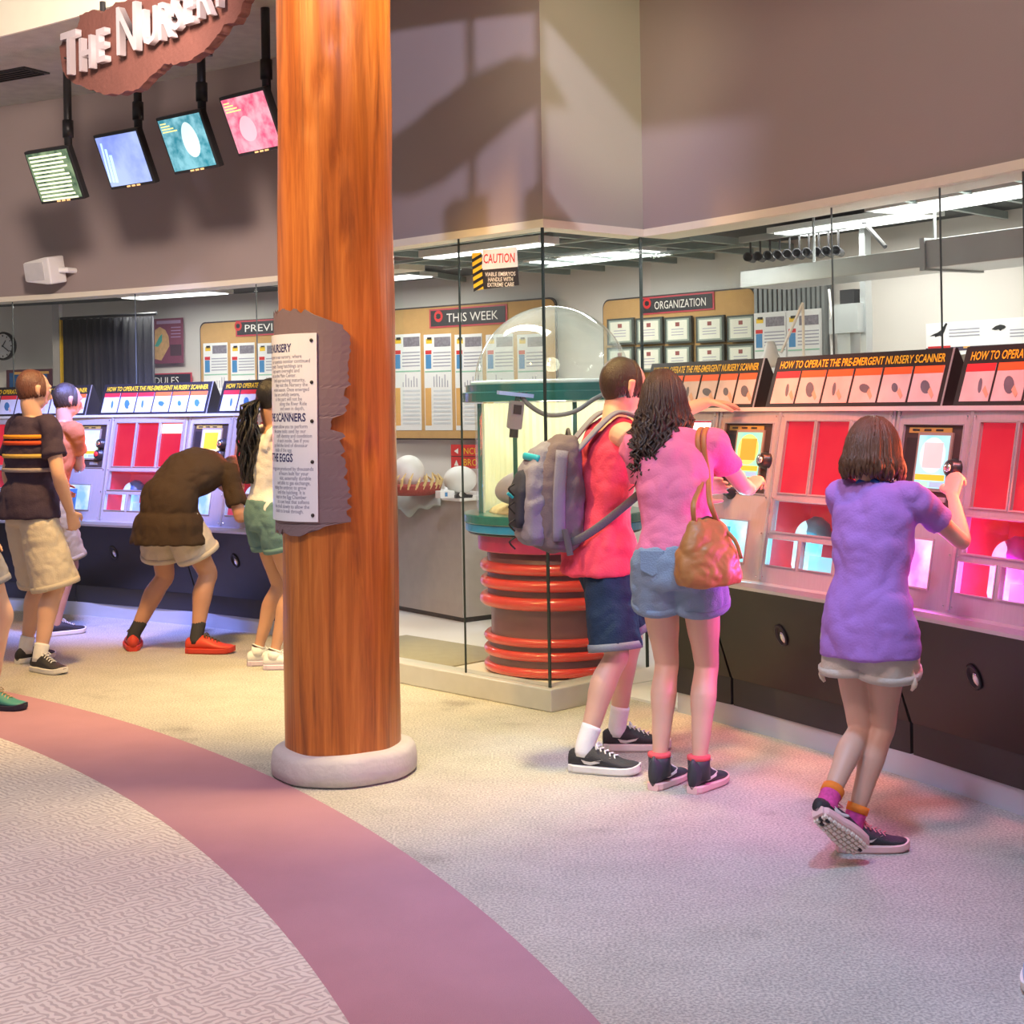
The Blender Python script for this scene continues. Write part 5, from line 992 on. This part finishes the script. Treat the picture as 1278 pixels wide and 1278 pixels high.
    for q, key in ((1, 'r'), (-1, 'l')):
        a = Sp(shz)+rt2*q*shw*s*o.get('shw', 1.)+h2*o.get('shf_'+key, 0.); tg = o.get('wrist_'+key); hint = Vector(o.get('elbow_'+key, (rt*q*.5-h*.6-UP*.6)[:])) 
        if tg is None: t = a+rt*q*.06*s+h*.05*s-UP*.52*asc
        else: t = W(tg)
        e, wv = ik(a, t, .285*asc, .255*asc, hint); J['sh'+key], J['el'+key], J['wr'+key] = a, e, wv; k = o.get('armfat', .9 if fem else 1.)
        m.tube([Sp(shz-.01)+rt2*q*shw*.55*s, a, a.lerp(e, .35), a.lerp(e, .75), e, e.lerp(wv, .25), e.lerp(wv, .65), wv], [.058*s*k, .056*s*k, .048*s*k, .041*s*k, .038*s*k, .041*s*k, .033*s*k, (.026*s*k, .022*s*k)], 16, smooth=3, ends=True)
        fd = o.get('hand_'+key); fd = Vector(fd) if fd else (wv-e).normalized(); pn = Vector(o.get('palm_'+key, (-rt*q+h*.1)[:])); hand(m, wv, fd, pn, Vector(o.get('thumb_'+key, (h+UP*.2)[:])), s*o.get('handscale', 1.), o.get('curl_'+key, .45))
    # legs
    for q, key in ((1, 'r'), (-1, 'l')):
        hip = Sp(.90)+rt*q*.086*s-UP*.02*s; ank = o.get('ankle_'+key); ank = W(ank) if ank else rt*q*.09*s+UP*.085*s
        kn, an = ik(hip, ank, .425*s, .405*s, Vector(o.get('knee_'+key, h[:]))); J['hip'+key], J['kn'+key], J['an'+key] = hip, kn, an; bk = -(h-(an-kn).normalized()*h.dot((an-kn).normalized())); k = o.get('legfat', 1.)
        m.tube([hip+UP*.03*s, hip.lerp(kn, .15), hip.lerp(kn, .5), hip.lerp(kn, .85), kn, kn.lerp(an, .12)+bk*.006*s, kn.lerp(an, .32)+bk*.016*s, kn.lerp(an, .62)+bk*.006*s, kn.lerp(an, .88), an-UP*.02*s], [.086*s*k, .088*s*k, .073*s*k, .056*s*k, .052*s*k, .051*s*k, .056*s*k, .043*s*k, .033*s*k, .034*s*k], 18, smooth=3, ends=True)
    body = remesh(m.build('body', skin, root, True), vox, 3); body['label'] = 'bare skin of head, arms and legs'
    # shoes and socks
    for key in 'rl':
        an = J['an'+key]; fd = Vector(o.get('foot_'+key, (*h.xy, 0.))).normalized(); fu = Vector(o.get('footup_'+key, (0, 0, 1))); fu = (fu-fd*fu.dot(fd)).normalized(); Ls = o.get('shoelen', .275)*s
        hf_ = an-fu*o.get('ankleh', .085)*s-fd*.062*s
        if o.get('footup_'+key) is None: hf_.z = .0
        shoe(root, hf_, fd, fu, Ls, o['shoes'], 'tread' if o.get('footup_'+key) else None, o.get('swoosh'), o.get('hitop', 0.))
        if o.get('sock'):
            kn = J['kn'+key]; d = (kn-an).normalized(); sm, sh_ = o['sock']; m = MB(); m.tube([an-fu*.03*s, an+d*.02*s, an+d*sh_*.6*s, an+d*sh_*s], [.042*s, .040*s, .041*s, .0425*s], 18, smooth=2); so = m.build('sock', sm, root, True)
            if o.get('sockband'): m = MB(); m.tube([an+d*(sh_-.03)*s, an+d*(sh_+.002)*s], [.0435*s, .0445*s], 18); m.build('sock_band', o['sockband'], so, True)
    # shirt
    st = o['shirt']; m = MB(); torso(m, st['hem'], 1.39 if st.get('tank') else 1.435, st.get('grow', .013), .80 if st.get('tank') else 1.)
    if st.get('flare'): m.tube([Sp(st['hem']), Sp(st['hem']+.12), Sp(st['hem']+.24)], [(hipw*s*g+st['flare'], .118*s*g+st['flare']), (hipw*s*g+st['flare']*.8, .115*s*g+st['flare']*.8), (.145*s*g, .10*s*g)], 28, up=rt2, smooth=3)
    for q, key in ((1, 'r'), (-1, 'l')):
        a, e = J['sh'+key], J['el'+key]
        if st.get('tank'):
            p0 = Sp(1.37)+rt2*q*.098*s; m.tube([Sp(1.30)+rt2*q*.10*s-h2*.085*s, Sp(1.40)+rt2*q*.10*s-h2*.058*s, Sp(1.445)+rt2*q*.098*s, Sp(1.40)+rt2*q*.10*s+h2*.058*s, Sp(1.30)+rt2*q*.10*s+h2*.09*s], [(.036*s, .020*s)]*5, 12, up=rt2, smooth=3)
        else:
            l = st.get('sleeve', .5); m.tube([Sp(shz)+rt2*q*shw*.45*s, a+(UP*.004), a.lerp(e, l*.5), a.lerp(e, l)], [.064*s, .063*s, .058*s, .057*s+st.get('cuff', .004)], 18, smooth=3)
    so = remesh(m.build('shirt', st['mat'], root, True), .009, 4, st.get('fold', .02)*1.1, .13)
    if st.get('label'): so['label'] = st['label']
    # shorts
    if o.get('shorts'):
        st = o['shorts']; m = MB(); gr = st.get('grow', .012); hg = st.get('hip', gr)
        m.tube([Sp(st['top']), Sp((st['top']+.86)/2), Sp(.86), Sp(.822)], [(hipw*s*g*.97+hg, .108*s*g+hg), (hipw*s*g+hg, .114*s*g+hg), (hipw*s*g*.98+hg, .112*s*g+hg), (hipw*s*g*.86+hg, .102*s*g+hg)], 28, up=rt, smooth=3)
        for q, key in ((1, 'r'), (-1, 'l')):
            hp_, kn = J['hip'+key], J['kn'+key]; l = st['len']; m.tube([hp_+UP*.06*s, hp_.lerp(kn, l*.3), hp_.lerp(kn, l*.7), hp_.lerp(kn, l)], [(.090*s+hg), (.092*s+gr), (.088-.012*l)*s+gr+st.get('loose', .0)*.6, (.084-.018*l)*s+gr+st.get('loose', .0)], 20, smooth=3)
        sh_o = remesh(m.build('shorts', st['mat'], root, True), .009, 3, .018, .10)
        for q, key in ((1, 'r'), (-1, 'l')):
            hp_, kn = J['hip'+key], J['kn'+key]; l = st['len']; d = (kn-hp_).normalized(); c = hp_.lerp(kn, l); R_ = (.084-.018*l)*s+gr+st.get('loose', .0)+.002; m = MB(); m.tube([c-d*.028*s, c-d*.012*s, c+d*.004*s], [R_+.001, R_+.003, R_+.0005], 22); m.build('hem', st.get('hemmat', st['mat']), sh_o, True)
        for q in (-1, 1):
            pc = Sp(.93)+rt*q*.075*s-h*(.102*s*g+gr); m = MB(); pts = [(-.05, .05), (.05, .05), (.05, -.03), (0, -.055), (-.05, -.03)]; m.prism([(a*s, b_*s) for a, b_ in pts], -.008, .0035, lambda p, t: pc+rt*p[0]-h*t+UP*p[1]); 
            if st.get('pockets'): m.build('pocket', st['mat'], sh_o, False, .004)
    # eyes
    for q in (-1, 1): MB().ell(C+hr*q*.032*hs+hf*.079*hs+hu*.010*hs, (.012*hs,)*3, HM, 12, 8).build('eye', pm('eye_white', (.75, .73, .70), .2), root, True)
    return dict(root=root, C=C, hf=hf, hr=hr, hu=hu, HM=HM, R=R, J=J, Sp=Sp, rt=rt, h=h, rt2=rt2, h2=h2, s=s, W=W, base=base)
def cap(m, P, grow=.010, back=.014, zmin=-.30): m.ell(P['C']-P['hf']*back+P['hu']*.018, (P['R'][0]+grow, P['R'][1]+grow*.6, P['R'][2]*.93+grow), P['HM']@Matrix.Rotation(.5, 3, 'X'), 28, 16, zmin=zmin)
def crop_hair(P, mat, seed=3):
    m = MB(); cap(m, P, .004, .012, -.38); strands(m, P['C'], P['hf'], P['hr'], P['hu'], P['R'], 170, (1.15, 2*PI-1.15), lambda p: -.035+.02*math.cos(p), .005, .001, 1.5, .0, seed, .004, .16, puff=(1.01, .045)); return m.build('hair', mat, P['root'], True)
def hair_mat(name, c, hi): 
    return pm(name, c, .42, var=hi, vs=30, bump=.5, bs=120, stretch=(2, 2, .4), spec=.6)

M_pinkt = cloth('coral_tank', (.72, .07, .13)); M_pinks = cloth('pink_tee', (.72, .19, .35)); M_purple = cloth('lilac_tee', (.40, .20, .62)); M_denim = cloth('dark_denim', (.020, .040, .085), .4, 12); M_denim2 = cloth('light_denim', (.22, .30, .42), .4, 12); M_khaki = cloth('pale_khaki', (.58, .53, .46)); M_whitet = cloth('white_tank', (.72, .72, .76)); M_teald = cloth('teal_denim', (.12, .22, .24)); M_brownt = cloth('brown_tee', (.055, .036, .025)); M_navy = cloth('navy_tee', (.055, .04, .075))
K_black = pm('black_shoe_mesh', (.022, .022, .028), .6, bump=.4, bs=200); K_grey = pm('slate_shoe_leather', (.045, .05, .065), .5); K_white = pm('white_shoe', (.68, .68, .72), .5); K_red = pm('red_shoe', (.62, .06, .03), .5)
K_mark = pm('silver_mark', (.72, .70, .68), .4); M_wsock = cloth('white_sock', (.80, .80, .82)); M_psock = pm('pink_patterned_sock', (.75, .06, .30), .8, var=.6, vs=60); M_osock = cloth('orange_band', (.90, .25, .04)); M_dsock = cloth('dark_sock', (.05, .05, .055)); M_pinksole = pm('pink_white_sole', (.80, .52, .52), .6); M_rlace = pm('pink_lace', (.75, .25, .28), .7)

# the man in the coral tank top
lw = at(893, 513, 6.80); lw.z = 1.545
P = person('man in a coral pink tank top and dark denim shorts wearing a grey backpack', (.385, 6.36), (.97, .25), 1.72, dict(lean=.07, pelvis=(-.07, 0), skin=M_skin, wrist_l=lw, elbow_l=(0, .3, -1), hand_l=(.93, .22, -.06), palm_l=(0, 0, -1), thumb_l=(.3, -1, 0), curl_l=.22, wrist_r=(.66, 6.66, 1.02), elbow_r=(-.4, .3, -1), curl_r=.6, look=.25, nod=.22, head=(.035, .05, -.01),
    ankle_r=(.275, 6.20, .095), foot_r=(.97, -.28, 0), ankle_l=(.44, 6.57, .095), foot_l=(.97, .05, 0), vox=.0055, shoes=(K_black, M_sole, M_lace), swoosh=K_mark, shoelen=.30, sock=(M_wsock, .10),
    shirt=dict(mat=M_pinkt, hem=.80, tank=1, grow=.016, flare=.052), shorts=dict(mat=M_denim, top=.97, len=.93, grow=.014, hip=.0, loose=.032, hemmat=cloth('faded_denim', (.22, .25, .31))), headscale=1.1))
MAN = P; crop_hair(P, hair_mat('brown_crop', (.045, .026, .018), .35)); tag(P['root'], 'man in a coral tank top and dark denim shorts leaning on the ledge', 'person')
# the woman in the pink tee
rw = at(937, 611, 6.37)
P = person('', (.645, 5.87), (.34, .94), 1.67, dict(fem=1, lean=.15, side=-.045, wrist_r=rw, elbow_r=(.55, -.25, -1), hand_r=(.35, .72, .42), palm_r=(.4, .75, -.5), thumb_r=(-.8, .2, .5), curl_r=.75, wrist_l=(.78, 6.26, 1.16), elbow_l=(.1, .1, -1), look=-.1, nod=.25, head=(-.035, .03, -.03), tilt=-.10,
    ankle_l=(.565, 5.925, .10), foot_l=(.55, .83, 0), ankle_r=(.715, 5.865, .10), foot_r=(.58, .81, 0), vox=.0055, shoes=(K_grey, M_pinksole, M_lace), swoosh=K_mark, shoelen=.265, hitop=.055, legfat=.97, shw=.95,
    shirt=dict(mat=M_pinks, hem=.90, sleeve=.52, grow=.010, fold=.022), shorts=dict(mat=M_denim2, top=.98, len=.34, grow=.016, loose=.02, pockets=1), headscale=1.06))
WOM = P; m = MB(); cap(m, P, .004, .012, -.55); C, hf, hr, hu = P['C'], P['hf'], P['hr'], P['hu']
strands(m, C, hf, hr, hu, P['R'], 210, (.85, 2*PI-.85), lambda p: -.20-.12*math.cos((p-PI)*.9), .0075, .014, 2.6, .25, 5, .02, .15, back=Vector((-.02, -.075, 0)))
strands(m, C, hf, hr, hu, P['R'], 90, (PI-1.0, PI+1.2), lambda p: -.29, .008, .018, 3.2, .30, 6, .03, .2, back=Vector((-.035, -.085, 0)))
m.build('hair', hair_mat('dark_curly_hair', (.030, .014, .011), .5), P['root'], True)
e, wv = P['J']['elr'], P['J']['wrr']; q = (wv-e).normalized(); c = wv-q*.035; MB().tube([c-q*.004, c+q*.004], .028, 16).build('wristband', pm('white_band', (.8, .75, .7), .5), P['root']); 
for k in (-1, 1):
    c = P['J']['an'+('r' if k > 0 else 'l')]; MB().tube([c-UP*.05, c, c+UP*.030], [.046, .044, .045], 20).build('shoe_collar', K_grey, P['root'], True); MB().rings([[c+UP*z+Vector((r*math.cos(2*PI*i/20), r*math.sin(2*PI*i/20), 0)) for i in range(20)] for r, z in ((.040, .020), (.047, .028), (.047, .040), (.037, .042))]).build('shoe_lining', pm('coral_lining', (.75, .10, .12), .7), P['root'], True)
tag(P['root'], 'woman with long dark curly hair in a pink tee and denim shorts', 'person')
# the girl in purple
P = person('', (1.215, 5.075), (.66, .75), 1.47, dict(fem=1, lean=.10, side=-.01, pelvis=(-.01, 0.), armscale=1.08, wrist_r=at(1189, 618, 5.33), elbow_r=(.35, -.55, -1), hand_r=(.25, .55, .80), palm_r=(.6, .75, -.2), thumb_r=(-.9, .3, .2), curl_r=.85, wrist_l=at(1140, 645, 5.42), elbow_l=(-.5, .2, -1), hand_l=(.75, .55, .25), palm_l=(.7, .3, -.7), thumb_l=(.0, .3, 1), curl_l=.8, look=-.12, nod=.12, head=(-.02, .0, -.035),
    ankle_r=(1.135, 5.055, .085), foot_r=(.99, .02, 0), ankle_l=(1.015, 4.90, .20), foot_l=(.19, .10, -.17), footup_l=(.35, .85, .28), knee_l=(.7, .9, .2), vox=.005, shoes=(K_black, M_pinksole, M_rlace), swoosh=K_mark, shoelen=.285, sock=(M_psock, .085), sockband=M_osock, legfat=.92, armfat=.88, shw=.93,
    shirt=dict(mat=M_purple, hem=.765, sleeve=.55, grow=.016, flare=.034, fold=.022), shorts=dict(mat=M_khaki, top=.90, len=.43, grow=.020, hip=.0, loose=.03), headscale=1.17))
GIRL = P; m = MB(); cap(m, P, .004, .010, -.50); C, hf, hr, hu = P['C'], P['hf'], P['hr'], P['hu']
strands(m, C, hf, hr, hu, P['R'], 260, (.75, 2*PI-.75), lambda p: -.075, .0075, .003, 1.2, .16, 8, .008, .04)
m.build('hair', hair_mat('brown_bob_hair', (.10, .045, .022), .5), P['root'], True)
nk = P['Sp'](1.44)
m = MB(); m.rings([[nk+Vector((.058*math.cos(2*PI*i/24), .058*math.sin(2*PI*i/24), z)) for i in range(24)] for z in (-.012, .012)], False); rb = m.build('neck_ribbon', pm('blue_ribbon', (.02, .09, .45), .5), P['root'], True)
kb = nk-P['h']*.062
for k in (-1, 1): MB().tube([kb, kb+P['rt']*.025*k+UP*.012, kb+P['rt']*.04*k-UP*.004, kb], [.006, .011, .010, .004], 8, smooth=3).build('bow_loop', MATS['blue_ribbon'], rb); MB().tube([kb, kb+P['rt']*.012*k-UP*.03], [.006, .004], 6).build('bow_tail', MATS['blue_ribbon'], rb)
for key, ang in (('l', -1), ('r', 1)):
    c = P['J']['hip'+key].lerp(P['J']['kn'+key], .36)+P['rt']*ang*.10-P['h']*.02; MB().tube([c+UP*.05, c, c+P['rt']*ang*.012-UP*.05, c-UP*.075], [.006, .008, .011, .005], 8, flat=(1, .5), smooth=3).build('drawstring', pm('cream_cord', (.72, .62, .48), .8), P['root'], True)
tag(P['root'], 'girl with a brown bob in a lilac tee turning the console knobs', 'person')
# long haired woman in white
P = person('', (-1.46, 8.80), (.85, .52), 1.69, dict(fem=1, skin=M_skin2, lean=.04, wrist_l=(-1.15, 9.1, 1.05), wrist_r=(-1.15, 8.85, 1.0), elbow_r=(-.2, -.5, -1), ankle_l=(-1.55, 8.88, .09), ankle_r=(-1.43, 8.74, .09), foot_l=(.9, .3, 0), foot_r=(.9, .1, 0), vox=.008, shoes=(K_white, pm('lilac_sole', (.62, .52, .68), .6), M_lace), sock=(M_wsock, .03), legfat=.95, nod=.2,
    shirt=dict(mat=M_whitet, hem=.92, tank=1, grow=.010), shorts=dict(mat=M_teald, top=1.0, len=.40, grow=.014, loose=.018)))
m = MB(); cap(m, P, .012, .014, -.45); C, hf, hr, hu = P['C'], P['hf'], P['hr'], P['hu']; st0 = C-hf*.10-hu*.02
for k in range(60):
    rn = random.Random(k); a = rn.uniform(0, 6.28); r = rn.uniform(0, .045); o_ = Vector((math.cos(a)*r, math.sin(a)*r, 0)); w0 = rn.uniform(0, 6.28)
    m.tube([st0+o_*.3]+[st0-hf*(.05+.02*math.sin(t*3))+o_*(1+.4*math.sin(t*PI))+Vector((.014*math.sin(w0+t*16), .014*math.cos(w0+t*16), -t*.50)) for t in [q/12 for q in range(1, 13)]], [.008]*12+[.002], 5)
m.build('hair', hair_mat('black_wavy_hair', (.012, .011, .014), .4), P['root'], True); MB().tube([C+hr*.085+hf*.01+hu*.05, C+hu*.128+hf*.01, C-hr*.085+hf*.01+hu*.05], .007, 6, smooth=6).build('headband', M_letter, P['root'], True)
tag(P['root'], 'woman with long black wavy hair in a white tank top', 'person')
# man bending over the far console
P = person('', (-2.20, 9.45), (.62, .78), 1.78, dict(skin=M_skin2, lean=.30, drop=.60, sink=.04, side=.03, girth=1.12, wrist_r=at(300, 634, 9.75), elbow_r=(.3, -.4, -1), wrist_l=(-2.30, 9.90, 1.0), elbow_l=(-.6, 0, -1), head=(.06, .10, -.10), nod=.5, ankle_l=(-2.46, 9.52, .09), foot_l=(-.25, .95, 0), ankle_r=(-2.02, 9.36, .09), foot_r=(.98, -.1, 0), vox=.008, shoes=(K_red, pm('red_rubber', (.60, .05, .03), .6), pm('dark_lace', (.10, .07, .03), .7)), shoelen=.30, sock=(M_dsock, .10), legfat=1.1,
    shirt=dict(mat=M_brownt, hem=.70, sleeve=.75, grow=.03, flare=.085, cuff=.012), shorts=dict(mat=M_khaki, top=.90, len=.68, grow=.03, hip=.0, loose=.035)))
crop_hair(P, hair_mat('dark_brown_hair', (.04, .025, .018), .4)); tag(P['root'], 'man in a brown tee and red trainers bending over a console', 'person')
# man in striped shirt and khaki shorts
P = person('', (-2.93, 8.97), (.70, .71), 1.78, dict(lean=.03, girth=1.05, wrist_r=at(88, 640, 8.9), elbow_r=(.2, -.8, -.4), ankle_l=(-3.02, 9.12, .09), foot_l=(.5, .85, 0), ankle_r=(-2.83, 8.80, .09), foot_r=(.75, -.5, 0), vox=.008, shoes=(K_black, M_sole, M_lace), sock=(M_wsock, .07), legfat=1.05, nod=.1,
    shirt=dict(mat=M_navy, hem=.86, sleeve=.62, grow=.02, flare=.045, cuff=.012), shorts=dict(mat=M_khaki, top=.95, len=1.0, grow=.025, hip=.004, loose=.05)))
for k, (z, c) in enumerate(((1.33, (.85, .35, .04)), (1.295, (.72, .10, .04)), (1.22, (.62, .42, .12)), (1.14, (.35, .30, .33)))):
    z_ = z; c_ = P['Sp'](z_); r0, r1 = .178*P['s']*1.05+.030, .112*P['s']*1.05+.026
    MB().rings([[c_+UP*zz+P['rt2']*(r0*g_)*math.cos(2*PI*i/36)+P['h2']*(r1*g_)*math.sin(2*PI*i/36) for i in range(36)] for zz, g_ in ((-.012, .97), (-.010, 1.0), (.010, 1.0), (.012, .97))]).build('stripe', cloth('stripe_%d' % k, c), P['root'], True)
crop_hair(P, hair_mat('auburn_hair', (.12, .045, .03), .4)); tag(P['root'], 'man in a dark striped tee and long khaki shorts', 'person')
# visitor at the far console
P = person('', (-3.22, 10.25), (.75, .66), 1.72, dict(skin=M_skin2, lean=.12, wrist_r=at(100, 583, 10.58), elbow_r=(.2, -.5, -1), wrist_l=(-3.25, 10.55, 1.0), vox=.009, shoes=(K_black, M_sole, M_lace), shirt=dict(mat=cloth('rust_tee', (.42, .13, .05)), hem=.86, sleeve=.6, grow=.015), shorts=dict(mat=cloth('olive_shorts', (.30, .25, .14)), top=.98, len=.9, grow=.02, loose=.03)))
crop_hair(P, MATS['dark_brown_hair']); tag(P['root'], 'person in a rust tee and olive shorts reaching to the far console', 'person')
# walker at the edge, leg in view
P = person('', (-2.84, 7.76), (.95, .30), 1.70, dict(fem=1, lean=.0, ankle_r=(-2.74, 7.72, .085), foot_r=(.9, -.3, 0), ankle_l=(-3.0, 7.84, .12), foot_l=(.9, .3, 0), vox=.009, shoes=(pm('teal_sandal', (.05, .25, .22), .5), pm('navy_sole', (.02, .02, .05), .6), pm('tan_strap', (.55, .38, .22), .6)), shirt=dict(mat=cloth('grey_tee', (.30, .30, .34)), hem=.88, sleeve=.5), shorts=dict(mat=cloth('grey_shorts', (.28, .28, .33)), top=.98, len=.6, grow=.015, loose=.02)))
crop_hair(P, MATS['dark_brown_hair']); tag(P['root'], 'walker in sandals and grey shorts, one bare leg showing', 'person')
# visitor in pink at the other edge
P = person('', (1.63, 3.95), (.75, .66), 1.62, dict(fem=1, lean=.06, wrist_l=(1.62, 4.25, 1.12), elbow_l=(-.6, -.2, -1), ankle_l=(1.395, 3.97, .09), foot_l=(-.35, -.94, 0), ankle_r=(1.70, 3.9, .09), vox=.008, shoes=(pm('blue_white_shoe', (.35, .48, .70), .5, var=.3), M_sole, M_lace), sock=(M_wsock, .08), shirt=dict(mat=cloth('bright_pink_top', (.80, .30, .42)), hem=.86, sleeve=.5), shorts=dict(mat=M_denim2, top=.98, len=.5, grow=.015, loose=.02)))
m = MB(); cap(m, P, .012, .012, -.45); m.build('hair', MATS['brown_bob_hair'], P['root'], True); tag(P['root'], 'visitor in a bright pink top with blue and white shoes', 'person')

# ------------------------------------------------------------------ backpack and shoulder bag
P = MAN; Bs = P['base']; b_ = -P['h2']; r_ = P['rt2']; c0 = P['Sp'](1.13)+Bs+b_*.125; bp = empty('backpack', c0-UP*.24); O = c0-(c0-UP*.24)
M_bpg = cloth('grey_lilac_nylon', (.22, .225, .32), .3, 10, .2); M_bpd = cloth('dark_navy_nylon', (.035, .04, .07), .3, 10); M_bpb = cloth('taupe_nylon', (.15, .125, .16), .3, 10); M_cy = pm('cyan_trim', (.02, .40, .62), .5); M_web = cloth('webbing', (.10, .10, .12))
def sack(prof, off, n=28):
    rs = []
    for z, w_, d_, y in prof:
        ring = []
        for i in range(n):
            a = 2*PI*i/n; ca, sa = math.cos(a), math.sin(a); e_ = .62
            ring.append(O+off+UP*z+r_*w_*math.copysign(abs(ca)**e_, ca)+b_*(y+d_*math.copysign(abs(sa)**e_, sa)))
        rs.append(ring)
    return MB().rings(rs)
Z = Vector((0, 0, 0))
ms = sack([(-.235, .10, .06, .08), (-.21, .135, .10, .095), (-.10, .15, .12, .10), (.05, .15, .115, .10), (.15, .14, .10, .09), (.22, .12, .075, .07), (.26, .07, .04, .04)], Z).build('main_compartment', M_bpb, bp, True); remesh(ms, .010, 3, .016, .08)
fs = sack([(-.20, .10, .04, .20), (-.17, .125, .055, .205), (-.02, .13, .06, .205), (.12, .12, .055, .185), (.20, .09, .04, .15), (.235, .05, .02, .12)], Z).build('front_pocket', M_bpg, bp, True); remesh(fs, .010, 3, .016, .07)
ds = sack([(-.13, .07, .02, .262), (-.10, .095, .028, .262), (.03, .095, .028, .255), (.10, .07, .022, .235), (.13, .03, .01, .215)], Z).build('outer_panel', M_bpd, bp, True); remesh(ds, .009, 3)
for q in (-1, 1):
    MB().tube([O+UP*.20+r_*q*.145+b_*.10, O+UP*.02+r_*q*.158+b_*.12, O-UP*.18+r_*q*.145+b_*.12], [(.028, .008)]*3, 10, up=b_, smooth=4).build('side_panel', M_bpg, bp, True)
    sp = P['J']['shr' if q > 0 else 'shl']+Bs-bp.location; i_ = P['Sp'](1.44)+Bs-bp.location+r_*q*.105*P['s']
    MB().tube([O+UP*.19+r_*q*.08+b_*.02, i_-P['h2']*.07+UP*.012, i_+UP*.042, i_+P['h2']*.085+UP*.0, i_+P['h2']*.13-UP*.12+r_*q*.035, i_+P['h2']*.10-UP*.26+r_*q*.085], [(.032, .010)]*6, 12, up=r_, smooth=5).build('shoulder_strap', M_bpg, bp, True)
    w0 = i_+P['h2']*.10-UP*.26+r_*q*.085; MB().tube([w0, O-UP*.10+r_*q*.178-b_*.08, O-UP*.17+r_*q*.165+b_*.03, O-UP*.19+r_*q*.14+b_*.08], [(.018, .006)]*4, 10, up=UP, smooth=4).build('lower_strap', M_web, bp, True)
MB().tube([O+UP*.245+r_*-.03+b_*.03, O+UP*.285+b_*.03, O+UP*.245+r_*.03+b_*.03], .008, 8, smooth=5).build('handle', M_web, bp, True); MB().tube([O+UP*.165+r_*.10+b_*.19, O+UP*.175+r_*.0+b_*.225, O+UP*.165-r_*.10+b_*.19], [(.016, .008)]*3, 8, smooth=4).build('trim', M_cy, bp, True)
for k in range(4): p = O+UP*(.06-.075*k)+r_*.06+b_*.29; MB().tube([p, p+b_*.025-UP*.02, p-UP*.05], .004, 6, smooth=3).build('cord', M_black, bp, True)
MB().tube([O-UP*.0+r_*.02+b_*.285, O+UP*.02+b_*.31+r_*.02], .007, 6).build('zip_pull', M_cy, bp); MB().tube([O-UP*.13+r_*.165+b_*.10, O-UP*.24+r_*.17+b_*.08], [(.014, .005)]*2, 8).build('strap_end', M_web, bp)
tag(bp, 'grey and lilac backpack with dark panel on the man in the tank top', 'backpack')
P = WOM; Bs = P['base']; bc = at(884, 691, 5.72); hb = empty('shoulder_bag', bc-UP*.13); M_tan = pm('tan_leather', (.40, .17, .05), .5, var=.25, vs=7, bump=.25, bs=30, coat=.05); fx = Vector((.93, .36, 0)).normalized(); fy = Vector((-fx.y, fx.x, 0)); O = UP*.13; m = MB(); rs = []
for z, w_, d_ in ((-.125, .08, .03), (-.118, .125, .065), (-.08, .138, .078), (.0, .125, .068), (.07, .095, .045), (.115, .072, .024), (.135, .062, .012)):
    rs.append([O+UP*z+fx*(w_*math.copysign(abs(math.cos(a))**.75, math.cos(a))-.05*(z+.12))+fy*d_*math.copysign(abs(math.sin(a))**.8, math.sin(a)) for a in [2*PI*i/28 for i in range(28)]])
remesh(m.rings(rs).build('pouch', M_tan, hb, True), .008, 3, .016, .07); sp = P['J']['shr']+Bs-hb.location
top = sp-P['rt2']*.035+UP*.073
for q in (-1, 1): MB().tube([O+UP*.12+fx*(.05*q-.01)+fy*-.005, O+UP*.20+fx*(.035*q-.03)-fy*.01, top-P['h2']*.09-UP*.20+P['rt2']*(.02+.012*q), top-P['h2']*.075-UP*.05+P['rt2']*.012*q, top+P['rt2']*.012*q, top+P['h2']*.07-UP*.06+P['rt2']*.012*q, top+P['h2']*.085-UP*.2+P['rt2']*.02], [(.011, .005)]*7, 10, smooth=4, up=P['rt2']).build('strap', M_tan, hb, True)
MB().tube([O+UP*.12+fx*-.05, O+UP*.142, O+UP*.12+fx*.04], .005, 8, smooth=4).build('zip', pm('dark_zip', (.06, .03, .02), .4), hb, True); MB().tube([O+UP*.11+fx*.05, O+UP*.05+fx*.09-fy*.05, O-UP*.02+fx*.11-fy*.06], [(.008, .004)]*3, 8, smooth=3).build('tassel', M_tan, hb, True)
tag(hb, 'tan leather shoulder bag hanging at the hip of the woman in pink', 'bag')
